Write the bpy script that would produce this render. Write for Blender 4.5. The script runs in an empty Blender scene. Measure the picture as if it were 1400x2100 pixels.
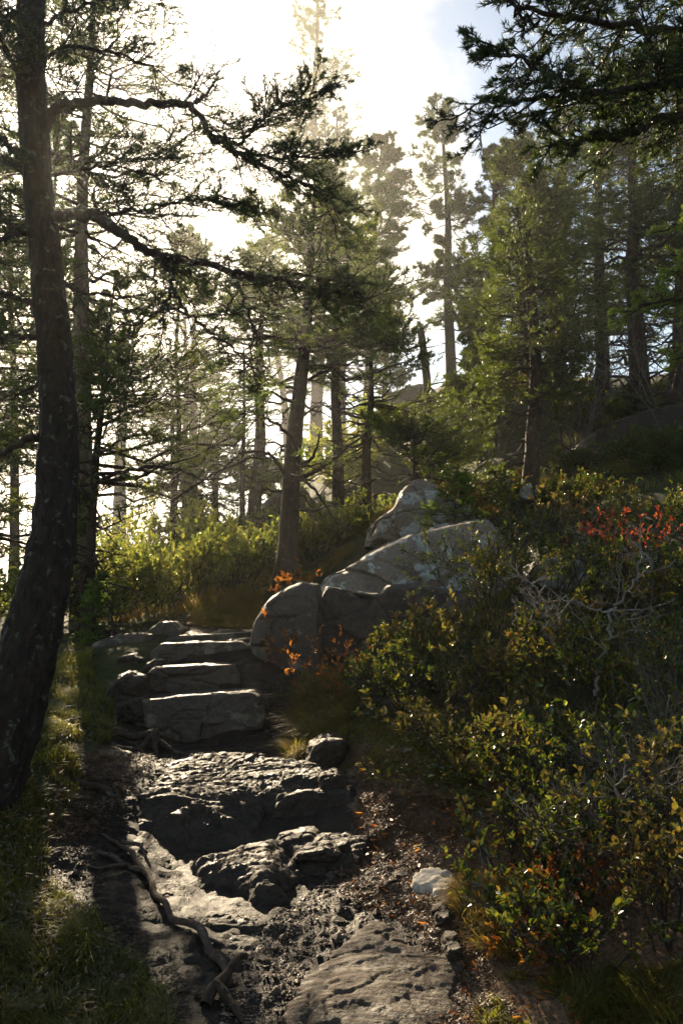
import bpy, math
import numpy as np
from mathutils import Vector, Matrix

# ------------------------------------------------------------------ camera, sky, sun, exposure
S = bpy.context.scene
R = math.radians
EYE = np.array([0.0, 0.0, 1.5]); PITCH = R(6.8); FPX = 1750.0
cam_d = bpy.data.cameras.new('camera'); cam = bpy.data.objects.new('camera', cam_d)
S.collection.objects.link(cam); S.camera = cam
cam.location = EYE; cam.rotation_euler = (R(90) + PITCH, 0, 0)
cam_d.sensor_fit = 'VERTICAL'; cam_d.sensor_height = 36; cam_d.lens = 36 * FPX / 2100
cam_d.clip_start = 0.05; cam_d.clip_end = 9000

def ray(px, py):
    u = (px - 700) / FPX; v = (1050 - py) / FPX
    return np.array([u, math.cos(PITCH) - v * math.sin(PITCH), math.sin(PITCH) + v * math.cos(PITCH)])
def at(px, py, Y):
    d = ray(px, py)
    return EYE + d * (Y / d[1])

SUN = ray(128, 380); SUN = SUN / np.linalg.norm(SUN)
SUN_EL = math.asin(SUN[2]); SUN_AZ = math.atan2(SUN[0], SUN[1])
SKY_K = 0.075; SUN_K = 5.0; EXPO = 1.6; HAZE = 0.0022

W = bpy.data.worlds.new('World'); S.world = W; W.use_nodes = True
wn = W.node_tree.nodes; wl = W.node_tree.links
for n in list(wn): wn.remove(n)
wo = wn.new('ShaderNodeOutputWorld'); bg = wn.new('ShaderNodeBackground')
sky = wn.new('ShaderNodeTexSky'); sky.sky_type = 'NISHITA'; sky.sun_disc = False
sky.sun_elevation = SUN_EL; sky.sun_rotation = SUN_AZ
sky.air_density = 1.0; sky.dust_density = 0.3; sky.ozone_density = 1.5
tc = wn.new('ShaderNodeTexCoord')
def wmath(op, a, b=None, c=None, clamp=False):
    m = wn.new('ShaderNodeMath'); m.operation = op; m.use_clamp = clamp
    for i, x in enumerate((a, b, c)):
        if x is None: continue
        if isinstance(x, (int, float)): m.inputs[i].default_value = x
        else: wl.new(x, m.inputs[i])
    return m.outputs[0]
dotn = wn.new('ShaderNodeVectorMath'); dotn.operation = 'DOT_PRODUCT'
wl.new(tc.outputs['Generated'], dotn.inputs[0]); dotn.inputs[1].default_value = tuple(SUN)
dot = dotn.outputs['Value']
cn = wn.new('ShaderNodeTexNoise'); cn.inputs['Scale'].default_value = 3.2; cn.inputs['Detail'].default_value = 6
cn.inputs['Roughness'].default_value = 0.55; cn.inputs['Distortion'].default_value = 0.4
wl.new(tc.outputs['Generated'], cn.inputs['Vector'])
nz = wmath('MULTIPLY_ADD', cn.outputs['Fac'], 0.24, -0.12)
s1 = wmath('ADD', dot, nz)
mr = wn.new('ShaderNodeMapRange'); mr.interpolation_type = 'SMOOTHSTEP'
wl.new(s1, mr.inputs['Value']); mr.inputs['From Min'].default_value = 0.905; mr.inputs['From Max'].default_value = 0.965
# thin bright cloud drifting in front of the sun, thinner wisps elsewhere
mr2 = wn.new('ShaderNodeMapRange'); mr2.interpolation_type = 'SMOOTHSTEP'
wl.new(cn.outputs['Fac'], mr2.inputs['Value']); mr2.inputs['From Min'].default_value = 0.5; mr2.inputs['From Max'].default_value = 0.8
mr2.inputs['To Max'].default_value = 0.2
mask = wmath('MAXIMUM', mr.outputs[0], mr2.outputs[0])
glow = wmath('POWER', wmath('MAXIMUM', dot, 0.0), 22.0)
cl = wmath('MULTIPLY_ADD', glow, 0.8, 0.38)
cc = wn.new('ShaderNodeVectorMath'); cc.operation = 'SCALE'; cc.inputs[0].default_value = (1.0, 0.90, 0.74)
wl.new(cl, cc.inputs['Scale'])
skys = wn.new('ShaderNodeVectorMath'); skys.operation = 'SCALE'; wbm = wn.new('ShaderNodeVectorMath'); wbm.operation = 'MULTIPLY'; wbm.inputs[1].default_value = (1.0, 0.90, 0.76); wl.new(sky.outputs[0], wbm.inputs[0]); wl.new(wbm.outputs[0], skys.inputs[0]); skys.inputs['Scale'].default_value = SKY_K
# the discs's own direction stays a tiny bright disc, the sun seen through the cloud
disc = wmath('GREATER_THAN', dot, math.cos(R(0.32)))
discv = wmath('MULTIPLY', disc, 60.0)
mx = wn.new('ShaderNodeMix'); mx.data_type = 'VECTOR'
wl.new(mask, mx.inputs['Factor']); wl.new(skys.outputs[0], mx.inputs[4]); wl.new(cc.outputs[0], mx.inputs[5])
addd = wn.new('ShaderNodeVectorMath'); addd.operation = 'ADD'
wl.new(mx.outputs[1], addd.inputs[0]); wl.new(discv, addd.inputs[1])
wl.new(addd.outputs[0], bg.inputs['Color']); bg.inputs['Strength'].default_value = 1.0
wl.new(bg.outputs[0], wo.inputs[0])
W.cycles.sampling_method = 'MANUAL'; W.cycles.sample_map_resolution = 1024

sd = bpy.data.lights.new('sun', 'SUN'); so = bpy.data.objects.new('sun', sd); S.collection.objects.link(so)
sd.energy = SUN_K; sd.angle = R(0.55); sd.color = (1.0, 0.81, 0.55)
so.rotation_euler = Vector(SUN).to_track_quat('Z', 'Y').to_euler(); so.location = (0, 0, 30)

S.view_settings.view_transform = 'Standard'; S.view_settings.look = 'None'
S.view_settings.exposure = EXPO; S.view_settings.gamma = 1.0; S.view_settings.use_curve_mapping = False
cy = S.cycles
cy.max_bounces = 6; cy.diffuse_bounces = 2; cy.glossy_bounces = 2; cy.transmission_bounces = 3
cy.volume_bounces = 0; cy.transparent_max_bounces = 8; cy.caustics_reflective = False; cy.caustics_refractive = False
cy.use_denoising = True; cy.denoiser = 'OPENIMAGEDENOISE'; cy.sample_clamp_indirect = 4; cy.sample_clamp_direct = 12
cy.use_adaptive_sampling = True; cy.adaptive_threshold = 0.01
S.render.film_transparent = False

# ------------------------------------------------------------------ noise
def _h(i, j, k, s):
    n = (i.astype(np.int64) * 374761393 + j.astype(np.int64) * 668265263 + k.astype(np.int64) * 2147483647 + s * 974634777) & 0xffffffff
    n = ((n ^ (n >> 13)) * 1274126177) & 0xffffffff
    n = ((n ^ (n >> 16)) * 2246822519) & 0xffffffff
    return ((n ^ (n >> 15)) & 0xffffff) / float(0xffffff)
def vnoise(P, s=0):
    P = np.asarray(P, float); f = np.floor(P); t = P - f; t = t * t * (3 - 2 * t)
    i, j, k = f[..., 0].astype(np.int64), f[..., 1].astype(np.int64), f[..., 2].astype(np.int64)
    out = 0
    for a in (0, 1):
        wa = t[..., 0] if a else 1 - t[..., 0]
        for b in (0, 1):
            wb = t[..., 1] if b else 1 - t[..., 1]
            for c in (0, 1):
                wc = t[..., 2] if c else 1 - t[..., 2]
                out = out + wa * wb * wc * _h(i + a, j + b, k + c, s)
    return out * 2 - 1
def fbm(P, oct=4, s=0, gain=0.5):
    P = np.asarray(P, float); o = 0; a = 1; t = 0
    for q in range(oct):
        o = o + a * vnoise(P * (2.03 ** q) + 17.3 * q, s + q); t += a; a *= gain
    return o / t
def sst(x, a, b):
    t = np.clip((x - a) / (b - a), 0, 1); return t * t * (3 - 2 * t)
def nrm(v): return v / np.maximum(np.linalg.norm(v, axis=-1, keepdims=True), 1e-9)
UP = np.array([0, 0, 1.0])

# ------------------------------------------------------------------ mesh building
class Geo:
    def __init__(s): s.v = []; s.f3 = []; s.f4 = []; s.n = 0; s.m3 = []; s.m4 = []; s.c = []
    def add(s, v, f3=None, f4=None, m=0):
        v = np.asarray(v, float).reshape(-1, 3); s.v.append(v)
        if f3 is not None and len(f3): s.f3.append(np.asarray(f3).reshape(-1, 3) + s.n); s.m3.append(np.full(len(s.f3[-1]), m))
        if f4 is not None and len(f4): s.f4.append(np.asarray(f4).reshape(-1, 4) + s.n); s.m4.append(np.full(len(s.f4[-1]), m))
        s.n += len(v)
    def mesh(s, name, mats, smooth=False):
        V = np.concatenate(s.v) if s.v else np.zeros((0, 3))
        f3 = np.concatenate(s.f3) if s.f3 else np.zeros((0, 3), int)
        f4 = np.concatenate(s.f4) if s.f4 else np.zeros((0, 4), int)
        me = bpy.data.meshes.new(name)
        me.vertices.add(len(V)); me.vertices.foreach_set('co', V.ravel())
        nl = f3.size + f4.size; me.loops.add(nl)
        me.loops.foreach_set('vertex_index', np.concatenate([f3.ravel(), f4.ravel()]).astype(np.int32))
        npoly = len(f3) + len(f4); me.polygons.add(npoly)
        st = np.concatenate([np.arange(len(f3)) * 3, f3.size + np.arange(len(f4)) * 4]).astype(np.int32)
        me.polygons.foreach_set('loop_start', st)
        mi = np.concatenate([x for x in (s.m3 + s.m4)]) if (s.m3 or s.m4) else np.zeros(0)
        me.polygons.foreach_set('material_index', mi.astype(np.int32))
        me.polygons.foreach_set('use_smooth', np.full(npoly, bool(smooth)))
        me.update(calc_edges=True)
        for m in (mats if isinstance(mats, (list, tuple)) else [mats]): me.materials.append(m)
        return me
def link(name, me, parent=None, origin=None):
    o = bpy.data.objects.new(name, me); S.collection.objects.link(o)
    if parent is not None: o.parent = parent
    return o
def tag(o, label=None, cat=None, group=None, kind=None):
    if label: o['label'] = label
    if cat: o['category'] = cat
    if group: o['group'] = group
    if kind: o['kind'] = kind
    return o
def empty(name, loc, label, cat, group=None):
    o = bpy.data.objects.new(name, None); S.collection.objects.link(o); o.location = tuple(loc); o.empty_display_size = 0.2
    return tag(o, label, cat, group)
def child(name, geo, mats, root, smooth=False):
    """mesh in world coordinates put under root (root unrotated)"""
    L = np.array(root.location) if root.parent is None else np.array(root.location) + np.array(root.parent.location)
    for i in range(len(geo.v)): geo.v[i] = geo.v[i] - L
    return link(name, geo.mesh(name, mats, smooth), root)
def sub(name, geo, mats, root, part, smooth=False):
    L = np.array(root.location)
    for i in range(len(geo.v)): geo.v[i] = geo.v[i] - L
    return link(name, geo.mesh(name, mats, smooth), part)
def solo(name, geo, mats, label, cat, group=None, kind=None, smooth=True):
    V = np.concatenate(geo.v); c = V.mean(0); c[2] = V[:, 2].min()
    for i in range(len(geo.v)): geo.v[i] = geo.v[i] - c
    o = link(name, geo.mesh(name, mats, smooth)); o.location = tuple(c)
    return tag(o, label, cat, group, kind)

def tubes(g, P, Rr, k=3, m=0):
    """P (n,m,3) polylines, Rr (n,m) radii"""
    P = np.asarray(P, float); n, mm, _ = P.shape
    if n == 0: return
    T = np.empty_like(P); T[:, 1:-1] = P[:, 2:] - P[:, :-2]; T[:, 0] = P[:, 1] - P[:, 0]; T[:, -1] = P[:, -1] - P[:, -2]
    T = nrm(T); mean = nrm(P[:, -1] - P[:, 0])
    ref = np.where(np.abs(mean[:, 2:3]) > 0.8, np.array([[1.0, 0.13, 0]]), np.array([[0.05, 0.1, 1.0]]))[:, None, :]
    U = nrm(np.cross(T, ref)); V = np.cross(T, U)
    a = np.arange(k) * 2 * math.pi / k
    ring = (U[:, :, None, :] * np.cos(a)[None, None, :, None] + V[:, :, None, :] * np.sin(a)[None, None, :, None]) * np.asarray(Rr)[:, :, None, None]
    X = P[:, :, None, :] + ring
    base = (np.arange(n) * mm * k)[:, None, None] + (np.arange(mm - 1) * k)[None, :, None]
    i = np.arange(k)[None, None, :]; j = (np.arange(k) + 1) % k; j = j[None, None, :]
    q = np.stack([base + i, base + j, base + k + j, base + k + i], -1)
    g.add(X, f4=q.reshape(-1, 4), m=m)
def resample(P, n, it=None):
    P = np.asarray(P, float); d = np.r_[0, np.cumsum(np.linalg.norm(np.diff(P, axis=0), axis=1))]
    t = np.linspace(0, d[-1], n)
    # catmull-ish: smooth the linear resample a little
    Q = np.stack([np.interp(t, d, P[:, i]) for i in range(P.shape[1])], 1)
    for _ in range(max(1, n // 14) if it is None else it):
        Q[1:-1] = 0.25 * Q[:-2] + 0.5 * Q[1:-1] + 0.25 * Q[2:]
    return Q

# ------------------------------------------------------------------ materials
def mat(name):
    m = bpy.data.materials.new(name); m.use_nodes = True
    nt = m.node_tree
    for n in list(nt.nodes): nt.nodes.remove(n)
    out = nt.nodes.new('ShaderNodeOutputMaterial'); p = nt.nodes.new('ShaderNodeBsdfPrincipled')
    nt.links.new(p.outputs[0], out.inputs[0])
    return m, nt, p, out
def node(nt, t, **kw):
    n = nt.nodes.new(t)
    for k, v in kw.items():
        if k in n.inputs: n.inputs[k].default_value = v
        else: setattr(n, k, v)
    return n
def ramp(nt, fac, stops):
    r = nt.nodes.new('ShaderNodeValToRGB'); e = r.color_ramp.elements
    while len(e) < len(stops): e.new(0.5)
    for x, (p, c) in zip(e, stops): x.position = p; x.color = (*c, 1)
    nt.links.new(fac, r.inputs[0]); return r.outputs[0]
def objco(nt):
    t = nt.nodes.new('ShaderNodeNewGeometry'); return t.outputs['Position']
def noise(nt, scale, detail=5, rough=0.55, vec=None, dist=0.0):
    n = node(nt, 'ShaderNodeTexNoise', Scale=scale, Detail=detail, Roughness=rough, Distortion=dist)
    if vec is not None: nt.links.new(vec, n.inputs['Vector'])
    return n.outputs['Fac']
def bump(nt, p, h, strength, dist=0.01, prev=None):
    b = node(nt, 'ShaderNodeBump', Strength=strength, Distance=dist); nt.links.new(h, b.inputs['Height'])
    if prev is not None: nt.links.new(prev, b.inputs['Normal'])
    nt.links.new(b.outputs[0], p.inputs['Normal']); return b.outputs[0]
def mixc(nt, f, a, b):
    m = nt.nodes.new('ShaderNodeMix'); m.data_type = 'RGBA'
    if isinstance(f, float): m.inputs[0].default_value = f
    else: nt.links.new(f, m.inputs[0])
    for i, x in ((6, a), (7, b)):
        if isinstance(x, tuple): m.inputs[i].default_value = (*x, 1)
        else: nt.links.new(x, m.inputs[i])
    return m.outputs[2]

def leaf_mat(name, cols, trans, rough=0.45, tk=0.4, spec=0.5):
    m, nt, p, out = mat(name)
    g = nt.nodes.new('ShaderNodeNewGeometry')
    ns = noise(nt, 1.3, 2, vec=g.outputs['Position'])
    ad = node(nt, 'ShaderNodeMath', operation='MULTIPLY_ADD'); nt.links.new(g.outputs['Random Per Island'], ad.inputs[0]); ad.inputs[1].default_value = 0.75
    sc = node(nt, 'ShaderNodeMath', operation='MULTIPLY_ADD'); nt.links.new(ns, sc.inputs[0]); sc.inputs[1].default_value = 0.8; sc.inputs[2].default_value = -0.28
    nt.links.new(sc.outputs[0], ad.inputs[2]); ad.use_clamp = True
    st = [(i / max(1, len(cols) - 1), c) for i, c in enumerate(cols)]
    c = ramp(nt, ad.outputs[0], st); nt.links.new(c, p.inputs['Base Color'])
    p.inputs['Roughness'].default_value = rough; p.inputs['Specular IOR Level'].default_value = spec
    t = nt.nodes.new('ShaderNodeBsdfTranslucent')
    tcx = ramp(nt, ad.outputs[0], [(i / max(1, len(trans) - 1), c) for i, c in enumerate(trans)]); nt.links.new(tcx, t.inputs[0])
    mxs = nt.nodes.new('ShaderNodeMixShader'); mxs.inputs[0].default_value = tk
    nt.links.new(p.outputs[0], mxs.inputs[1]); nt.links.new(t.outputs[0], mxs.inputs[2]); nt.links.new(mxs.outputs[0], out.inputs[0])
    return m
M = {}
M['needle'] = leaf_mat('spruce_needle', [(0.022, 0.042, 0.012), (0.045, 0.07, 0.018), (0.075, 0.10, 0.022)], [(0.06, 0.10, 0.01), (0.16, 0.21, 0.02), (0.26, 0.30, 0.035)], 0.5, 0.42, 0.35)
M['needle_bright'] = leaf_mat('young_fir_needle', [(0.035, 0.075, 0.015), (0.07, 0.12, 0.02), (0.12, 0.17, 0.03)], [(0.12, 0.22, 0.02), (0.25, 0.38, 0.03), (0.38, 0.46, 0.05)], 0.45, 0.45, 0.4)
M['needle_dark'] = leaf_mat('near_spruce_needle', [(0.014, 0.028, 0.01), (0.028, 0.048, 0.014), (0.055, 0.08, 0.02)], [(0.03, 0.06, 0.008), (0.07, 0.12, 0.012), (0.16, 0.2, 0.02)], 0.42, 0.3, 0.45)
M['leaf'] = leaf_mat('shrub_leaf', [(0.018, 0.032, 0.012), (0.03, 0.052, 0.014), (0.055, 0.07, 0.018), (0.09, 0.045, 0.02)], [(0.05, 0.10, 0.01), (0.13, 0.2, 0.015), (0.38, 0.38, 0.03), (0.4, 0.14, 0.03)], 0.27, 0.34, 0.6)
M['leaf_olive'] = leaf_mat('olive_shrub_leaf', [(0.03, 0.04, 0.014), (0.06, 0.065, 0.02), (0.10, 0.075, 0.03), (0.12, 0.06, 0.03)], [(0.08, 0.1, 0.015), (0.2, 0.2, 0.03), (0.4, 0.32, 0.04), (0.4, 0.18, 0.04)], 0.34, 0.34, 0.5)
M['leaf_light'] = leaf_mat('sunny_shrub_leaf', [(0.05, 0.085, 0.018), (0.085, 0.12, 0.022), (0.12, 0.12, 0.03)], [(0.18, 0.26, 0.03), (0.36, 0.40, 0.06), (0.55, 0.48, 0.10)], 0.35, 0.5, 0.45)  # light green leaf, colour brightened to look sunlit on the sunny bushes
M['leaf_orange'] = leaf_mat('orange_leaf', [(0.2, 0.04, 0.01), (0.3, 0.09, 0.012), (0.3, 0.16, 0.02)], [(0.5, 0.1, 0.02), (0.6, 0.22, 0.03), (0.55, 0.36, 0.05)], 0.4, 0.5)
M['leaf_red'] = leaf_mat('red_leaf', [(0.12, 0.02, 0.01), (0.26, 0.03, 0.012), (0.2, 0.07, 0.02)], [(0.35, 0.04, 0.02), (0.6, 0.08, 0.02), (0.5, 0.2, 0.03)], 0.5, 0.5)
M['grass'] = leaf_mat('grass_blade', [(0.055, 0.062, 0.014), (0.115, 0.105, 0.024), (0.18, 0.12, 0.04)], [(0.2, 0.25, 0.02), (0.36, 0.36, 0.03), (0.45, 0.32, 0.07)], 0.5, 0.45)
M['dry_grass'] = leaf_mat('dry_grass_blade', [(0.1, 0.1, 0.02), (0.16, 0.12, 0.03), (0.2, 0.09, 0.03)], [(0.38, 0.38, 0.04), (0.5, 0.38, 0.07), (0.5, 0.22, 0.06)], 0.5, 0.45)
M['leaf_brown'] = leaf_mat('dead_leaf', [(0.05, 0.03, 0.015), (0.11, 0.06, 0.03), (0.18, 0.1, 0.05)], [(0.2, 0.1, 0.03), (0.3, 0.15, 0.04)], 0.5, 0.25)
M['litter'] = leaf_mat('needle_litter', [(0.06, 0.03, 0.015), (0.13, 0.065, 0.03), (0.2, 0.12, 0.06)], [(0.1, 0.05, 0.02), (0.1, 0.05, 0.02)], 0.5, 0.1)

def bark_mat(name, base, dark, lichen, lk=0.55, scale=1.0):
    m, nt, p, out = mat(name); v = objco(nt)
    mp = node(nt, 'ShaderNodeMapping'); mp.inputs['Scale'].default_value = (1, 1, 0.45); nt.links.new(v, mp.inputs[0])
    a = noise(nt, 26 * scale, 6, 0.65, mp.outputs[0], 0.6); b = noise(nt, 19 * scale, 5, 0.6, v)
    c = ramp(nt, a, [(0.3, dark), (0.7, base)])
    lm = ramp(nt, b, [(lk, (0, 0, 0)), (lk + 0.06, (1, 1, 1))])
    lf = noise(nt, 60 * scale, 3, 0.6, v); lc = ramp(nt, lf, [(0.35, tuple(x * 0.5 for x in lichen)), (0.65, lichen)])
    col = mixc(nt, lm, c, lc); nt.links.new(col, p.inputs['Base Color'])
    p.inputs['Roughness'].default_value = 0.85; p.inputs['Specular IOR Level'].default_value = 0.25
    bump(nt, p, a, 0.8, 0.012 / scale)
    return m
M['bark'] = bark_mat('spruce_bark', (0.065, 0.042, 0.027), (0.014, 0.009, 0.006), (0.13, 0.13, 0.10), 0.60)
M['bark_dark'] = bark_mat('dark_bark', (0.04, 0.026, 0.017), (0.008, 0.0055, 0.004), (0.10, 0.10, 0.075), 0.59)  # darker copy of the spruce bark, for the big trunk
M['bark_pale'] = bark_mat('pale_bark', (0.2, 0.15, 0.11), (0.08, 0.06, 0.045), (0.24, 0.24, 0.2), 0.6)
M['root'] = bark_mat('wet_root_bark', (0.12, 0.08, 0.055), (0.03, 0.02, 0.014), (0.16, 0.13, 0.1), 0.6, 1.6)
M['twig'] = bark_mat('twig_bark', (0.07, 0.045, 0.032), (0.03, 0.02, 0.014), (0.11, 0.12, 0.085), 0.58)
M['twig_grey'] = bark_mat('grey_twig_bark', (0.17, 0.135, 0.105), (0.07, 0.055, 0.045), (0.22, 0.2, 0.16), 0.55)
M['twig_pale'] = bark_mat('pale_bare_wood', (0.36, 0.30, 0.25), (0.2, 0.16, 0.13), (0.4, 0.39, 0.34), 0.55)
M['twig_red'] = bark_mat('reddish_stem', (0.15, 0.06, 0.035), (0.06, 0.03, 0.02), (0.15, 0.14, 0.1), 0.62)

def rock_mat(name, c0, c1, c2, rough=(0.35, 0.6), lichen=None, lk=0.6, bs=0.7, streak=False, spec=0.5):
    m, nt, p, out = mat(name); v = objco(nt)
    a = noise(nt, 3.0, 8, 0.62, v, 0.3); b = noise(nt, 45, 4, 0.7, v); 
    if streak:
        mp = node(nt, 'ShaderNodeMapping'); mp.inputs['Scale'].default_value = (1, 4.5, 4.5); mp.inputs['Rotation'].default_value = (0, 0, R(12)); nt.links.new(v, mp.inputs[0])
        k = noise(nt, 5, 9, 0.68, mp.outputs[0], 0.8)
    else: k = noise(nt, 9, 9, 0.66, v, 0.5)
    c = ramp(nt, a, [(0.32, c0), (0.5, c1), (0.68, c2)])
    c = mixc(nt, 0.35, c, ramp(nt, b, [(0.35, tuple(x * 0.35 for x in c0)), (0.62, tuple(min(1, x * 1.5) for x in c2))]))
    if lichen:
        l = noise(nt, 4.2, 7, 0.62, v, 0.2); lm = ramp(nt, l, [(lk, (0, 0, 0)), (lk + 0.03, (1, 1, 1))])
        l2 = ramp(nt, noise(nt, 30, 4, 0.7, v), [(0.3, tuple(x * 0.45 for x in lichen)), (0.6, lichen)])
        c = mixc(nt, lm, c, l2)
    nt.links.new(c, p.inputs['Base Color']); p.inputs['Specular IOR Level'].default_value = spec
    mr = node(nt, 'ShaderNodeMapRange'); mr.inputs['To Min'].default_value = rough[0]; mr.inputs['To Max'].default_value = rough[1]
    mr.inputs['From Min'].default_value = 0.35; mr.inputs['From Max'].default_value = 0.65
    nt.links.new(k, mr.inputs['Value']); nt.links.new(mr.outputs[0], p.inputs['Roughness'])
    n1 = bump(nt, p, k, bs * .7, 0.022); n2 = bump(nt, p, b, bs * 0.6, 0.009, n1); bump(nt, p, noise(nt, 140, 3, 0.6, v), bs * 0.6, 0.004, n2)
    return m
M['wet_or_shaded_rock'] = rock_mat('wet_or_shaded_schist', (0.014, 0.0085, 0.005), (0.03, 0.019, 0.011), (0.058, 0.038, 0.023), (0.16, 0.80), None, bs=1.6, streak=True, spec=0.32)
M['slab_rock'] = rock_mat('damp_granite_slab', (0.035, 0.023, 0.014), (0.065, 0.044, 0.029), (0.115, 0.08, 0.054), (0.40, 0.90), None, bs=1.3, streak=True, spec=0.28)
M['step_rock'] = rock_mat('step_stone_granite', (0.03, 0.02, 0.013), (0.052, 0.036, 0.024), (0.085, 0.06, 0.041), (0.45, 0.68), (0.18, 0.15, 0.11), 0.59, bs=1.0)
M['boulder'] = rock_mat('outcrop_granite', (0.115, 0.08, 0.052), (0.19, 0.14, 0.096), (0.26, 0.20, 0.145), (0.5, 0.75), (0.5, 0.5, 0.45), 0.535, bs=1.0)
M['dark_rock'] = rock_mat('dark_granite', (0.065, 0.044, 0.028), (0.11, 0.078, 0.051), (0.16, 0.117, 0.08), (0.5, 0.75), (0.16, 0.16, 0.14), 0.66, bs=0.9)
M['gravel'] = rock_mat('brown_gravel', (0.08, 0.05, 0.03), (0.15, 0.1, 0.065), (0.25, 0.175, 0.12), (0.4, 0.75), None, bs=0.5, spec=.3)
M['pale_rock'] = rock_mat('pale_dry_stone', (0.30, 0.25, 0.20), (0.42, 0.36, 0.29), (0.5, 0.44, 0.36), (0.6, 0.8), None, bs=0.4)
M['far_rock'] = rock_mat('far_hill_rock', (0.05, 0.038, 0.028), (0.08, 0.062, 0.045), (0.11, 0.085, 0.062), (0.7, 0.9), None, bs=0.8)

def ground_mat():
    m, nt, p, out = mat('forest_floor'); v = objco(nt)
    at_ = node(nt, 'ShaderNodeAttribute', attribute_name='zone'); sp = nt.nodes.new('ShaderNodeSeparateColor'); nt.links.new(at_.outputs['Color'], sp.inputs[0])
    a = noise(nt, 6, 8, 0.65, v, 0.4); b = noise(nt, 55, 5, 0.7, v); c = noise(nt, 160, 3, 0.6, v)
    soil = ramp(nt, b, [(0.3, (0.014, 0.009, 0.006)), (0.55, (0.04, 0.025, 0.015)), (0.75, (0.085, 0.055, 0.035))])
    moss = ramp(nt, a, [(0.3, (0.02, 0.03, 0.008)), (0.5, (0.04, 0.05, 0.012)), (0.68, (0.075, 0.07, 0.02))])
    moss = mixc(nt, 0.4, moss, ramp(nt, b, [(0.35, (0.015, 0.012, 0.006)), (0.6, (0.06, 0.055, 0.018))]))
    dry = ramp(nt, b, [(0.32, (0.045, 0.026, 0.014)), (0.5, (0.15, 0.088, 0.048)), (0.68, (0.27, 0.17, 0.10))])
    mud = ramp(nt, b, [(0.32, (0.009, 0.006, 0.004)), (0.52, (0.022, 0.0145, 0.009)), (0.7, (0.048, 0.032, 0.02))])
    def warp(ch, lo, hi):
        s = node(nt, 'ShaderNodeMath', operation='MULTIPLY_ADD'); nt.links.new(a, s.inputs[0]); s.inputs[1].default_value = 0.9; 
        t = node(nt, 'ShaderNodeMath', operation='ADD'); nt.links.new(ch, t.inputs[0]); t.inputs[1].default_value = -0.45; nt.links.new(t.outputs[0], s.inputs[2])
        r = node(nt, 'ShaderNodeMapRange'); r.inputs['From Min'].default_value = lo; r.inputs['From Max'].default_value = hi; nt.links.new(s.outputs[0], r.inputs['Value']); return r.outputs[0]
    wet = warp(sp.outputs[0], 0.4, 0.55); ms = warp(sp.outputs[1], 0.4, 0.6); dr = warp(sp.outputs[2], 0.4, 0.6)
    col = mixc(nt, ms, soil, moss); col = mixc(nt, dr, col, dry); col = mixc(nt, wet, col, mud)
    nt.links.new(col, p.inputs['Base Color'])
    rr = node(nt, 'ShaderNodeMapRange'); rr.inputs['To Min'].default_value = 0.85; rr.inputs['To Max'].default_value = 0.48; nt.links.new(wet, rr.inputs['Value'])
    nt.links.new(rr.outputs[0], p.inputs['Roughness']); p.inputs['Specular IOR Level'].default_value = 0.2
    n1 = bump(nt, p, a, 0.5, 0.04); n2 = bump(nt, p, b, .7, 0.014, n1); bump(nt, p, c, 0.8, 0.007, n2)
    return m
M['ground'] = ground_mat()
def water_mat():
    m, nt, p, out = mat('sea_water'); v = objco(nt)
    p.inputs['Base Color'].default_value = (0.03, 0.05, 0.06, 1); p.inputs['Roughness'].default_value = 0.2
    bump(nt, p, noise(nt, 0.35, 5, 0.6, v), 0.6, 0.5); return m
M['sea'] = water_mat()

# ------------------------------------------------------------------ terrain
CP = [at(*c) for c in [
 (650,2100,3.1),(500,1900,3.7),(800,1900,3.7),(480,1720,4.6),(650,1750,4.4),(450,1560,5.55),(400,1505,6.28),(600,1500,6.15),(560,1430,6.5),
 (430,1300,7.6),(430,1278,8.5),(300,1262,9.5),(450,1238,10.5),(560,1215,9.6),(250,1450,6.3),
 (-20,1610,4.5),(100,1560,4.9),(0,1800,3.9),(0,2000,3.3),(200,1900,3.6),(150,1700,4.4),(200,1400,6.6),(100,1360,7.0),(200,1310,8.0),(0,1320,8.0),
 (50,1240,12),(300,1150,14),(450,1110,18),(560,1075,18),(240,1165,16),(170,1200,18),
 (650,1210,9.6),(690,1155,12.5),(745,1065,19),(800,835,27),(930,865,22),(875,885,17),(990,955,13.5),(1085,1008,11),(880,1020,10.8),
 (700,1335,8.2),(600,1392,7.0),(900,1270,8.4),(1300,880,13),(1400,850,12.5),(1200,960,11),(1200,1090,8.5),(1400,1060,8.0),
 (1100,1210,7),(1400,1270,6),(850,1360,7),(750,1430,6.3),(1000,1420,6),(1400,1520,5),(900,1620,4.8),(700,1570,5.3),(1100,1720,4.4),(1400,1850,3.6),(950,1900,3.65),(1300,2100,3.0),(1290,1195,7.2),(1300,1285,6.4),(1250,800,20),(1400,770,18)]]
CP += [np.array(c, float) for c in [(0,1.5,-.06),(0,0,-.1),(-2,0,0),(2,0.5,.1),(-.6,6.5,.97),(-.6,6.95,1.13),(-.55,7.3,1.27),(-3,3,.35),(-4,5,.6),(-6,8,.4),(-12,15,-1),(-25,20,-8),(-15,6,-1.5),(-8,0,-.5),
 (-5,20,1.4),(-7,27,1.0),(-10,40,-5),(-4,30,3),(10,12,6.0),(12,25,8.0),(20,40,9.0),(8,5,3.2),(6,1,1.6),(12,0,2.6),(0,45,5.5),(0,80,-2),(-30,60,-15),(30,80,1),(50,20,11),(50,0,8),(0,-20,-1),(-40,-10,-8),(40,-20,4)]]
CP = np.array(CP)
def _tps(r): return np.where(r > 0, r * r * np.log(np.maximum(r, 1e-9)), 0)
_n = len(CP); _A = np.zeros((_n + 3, _n + 3)); _d = np.linalg.norm(CP[:, None, :2] - CP[None, :, :2], axis=-1)
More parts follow.
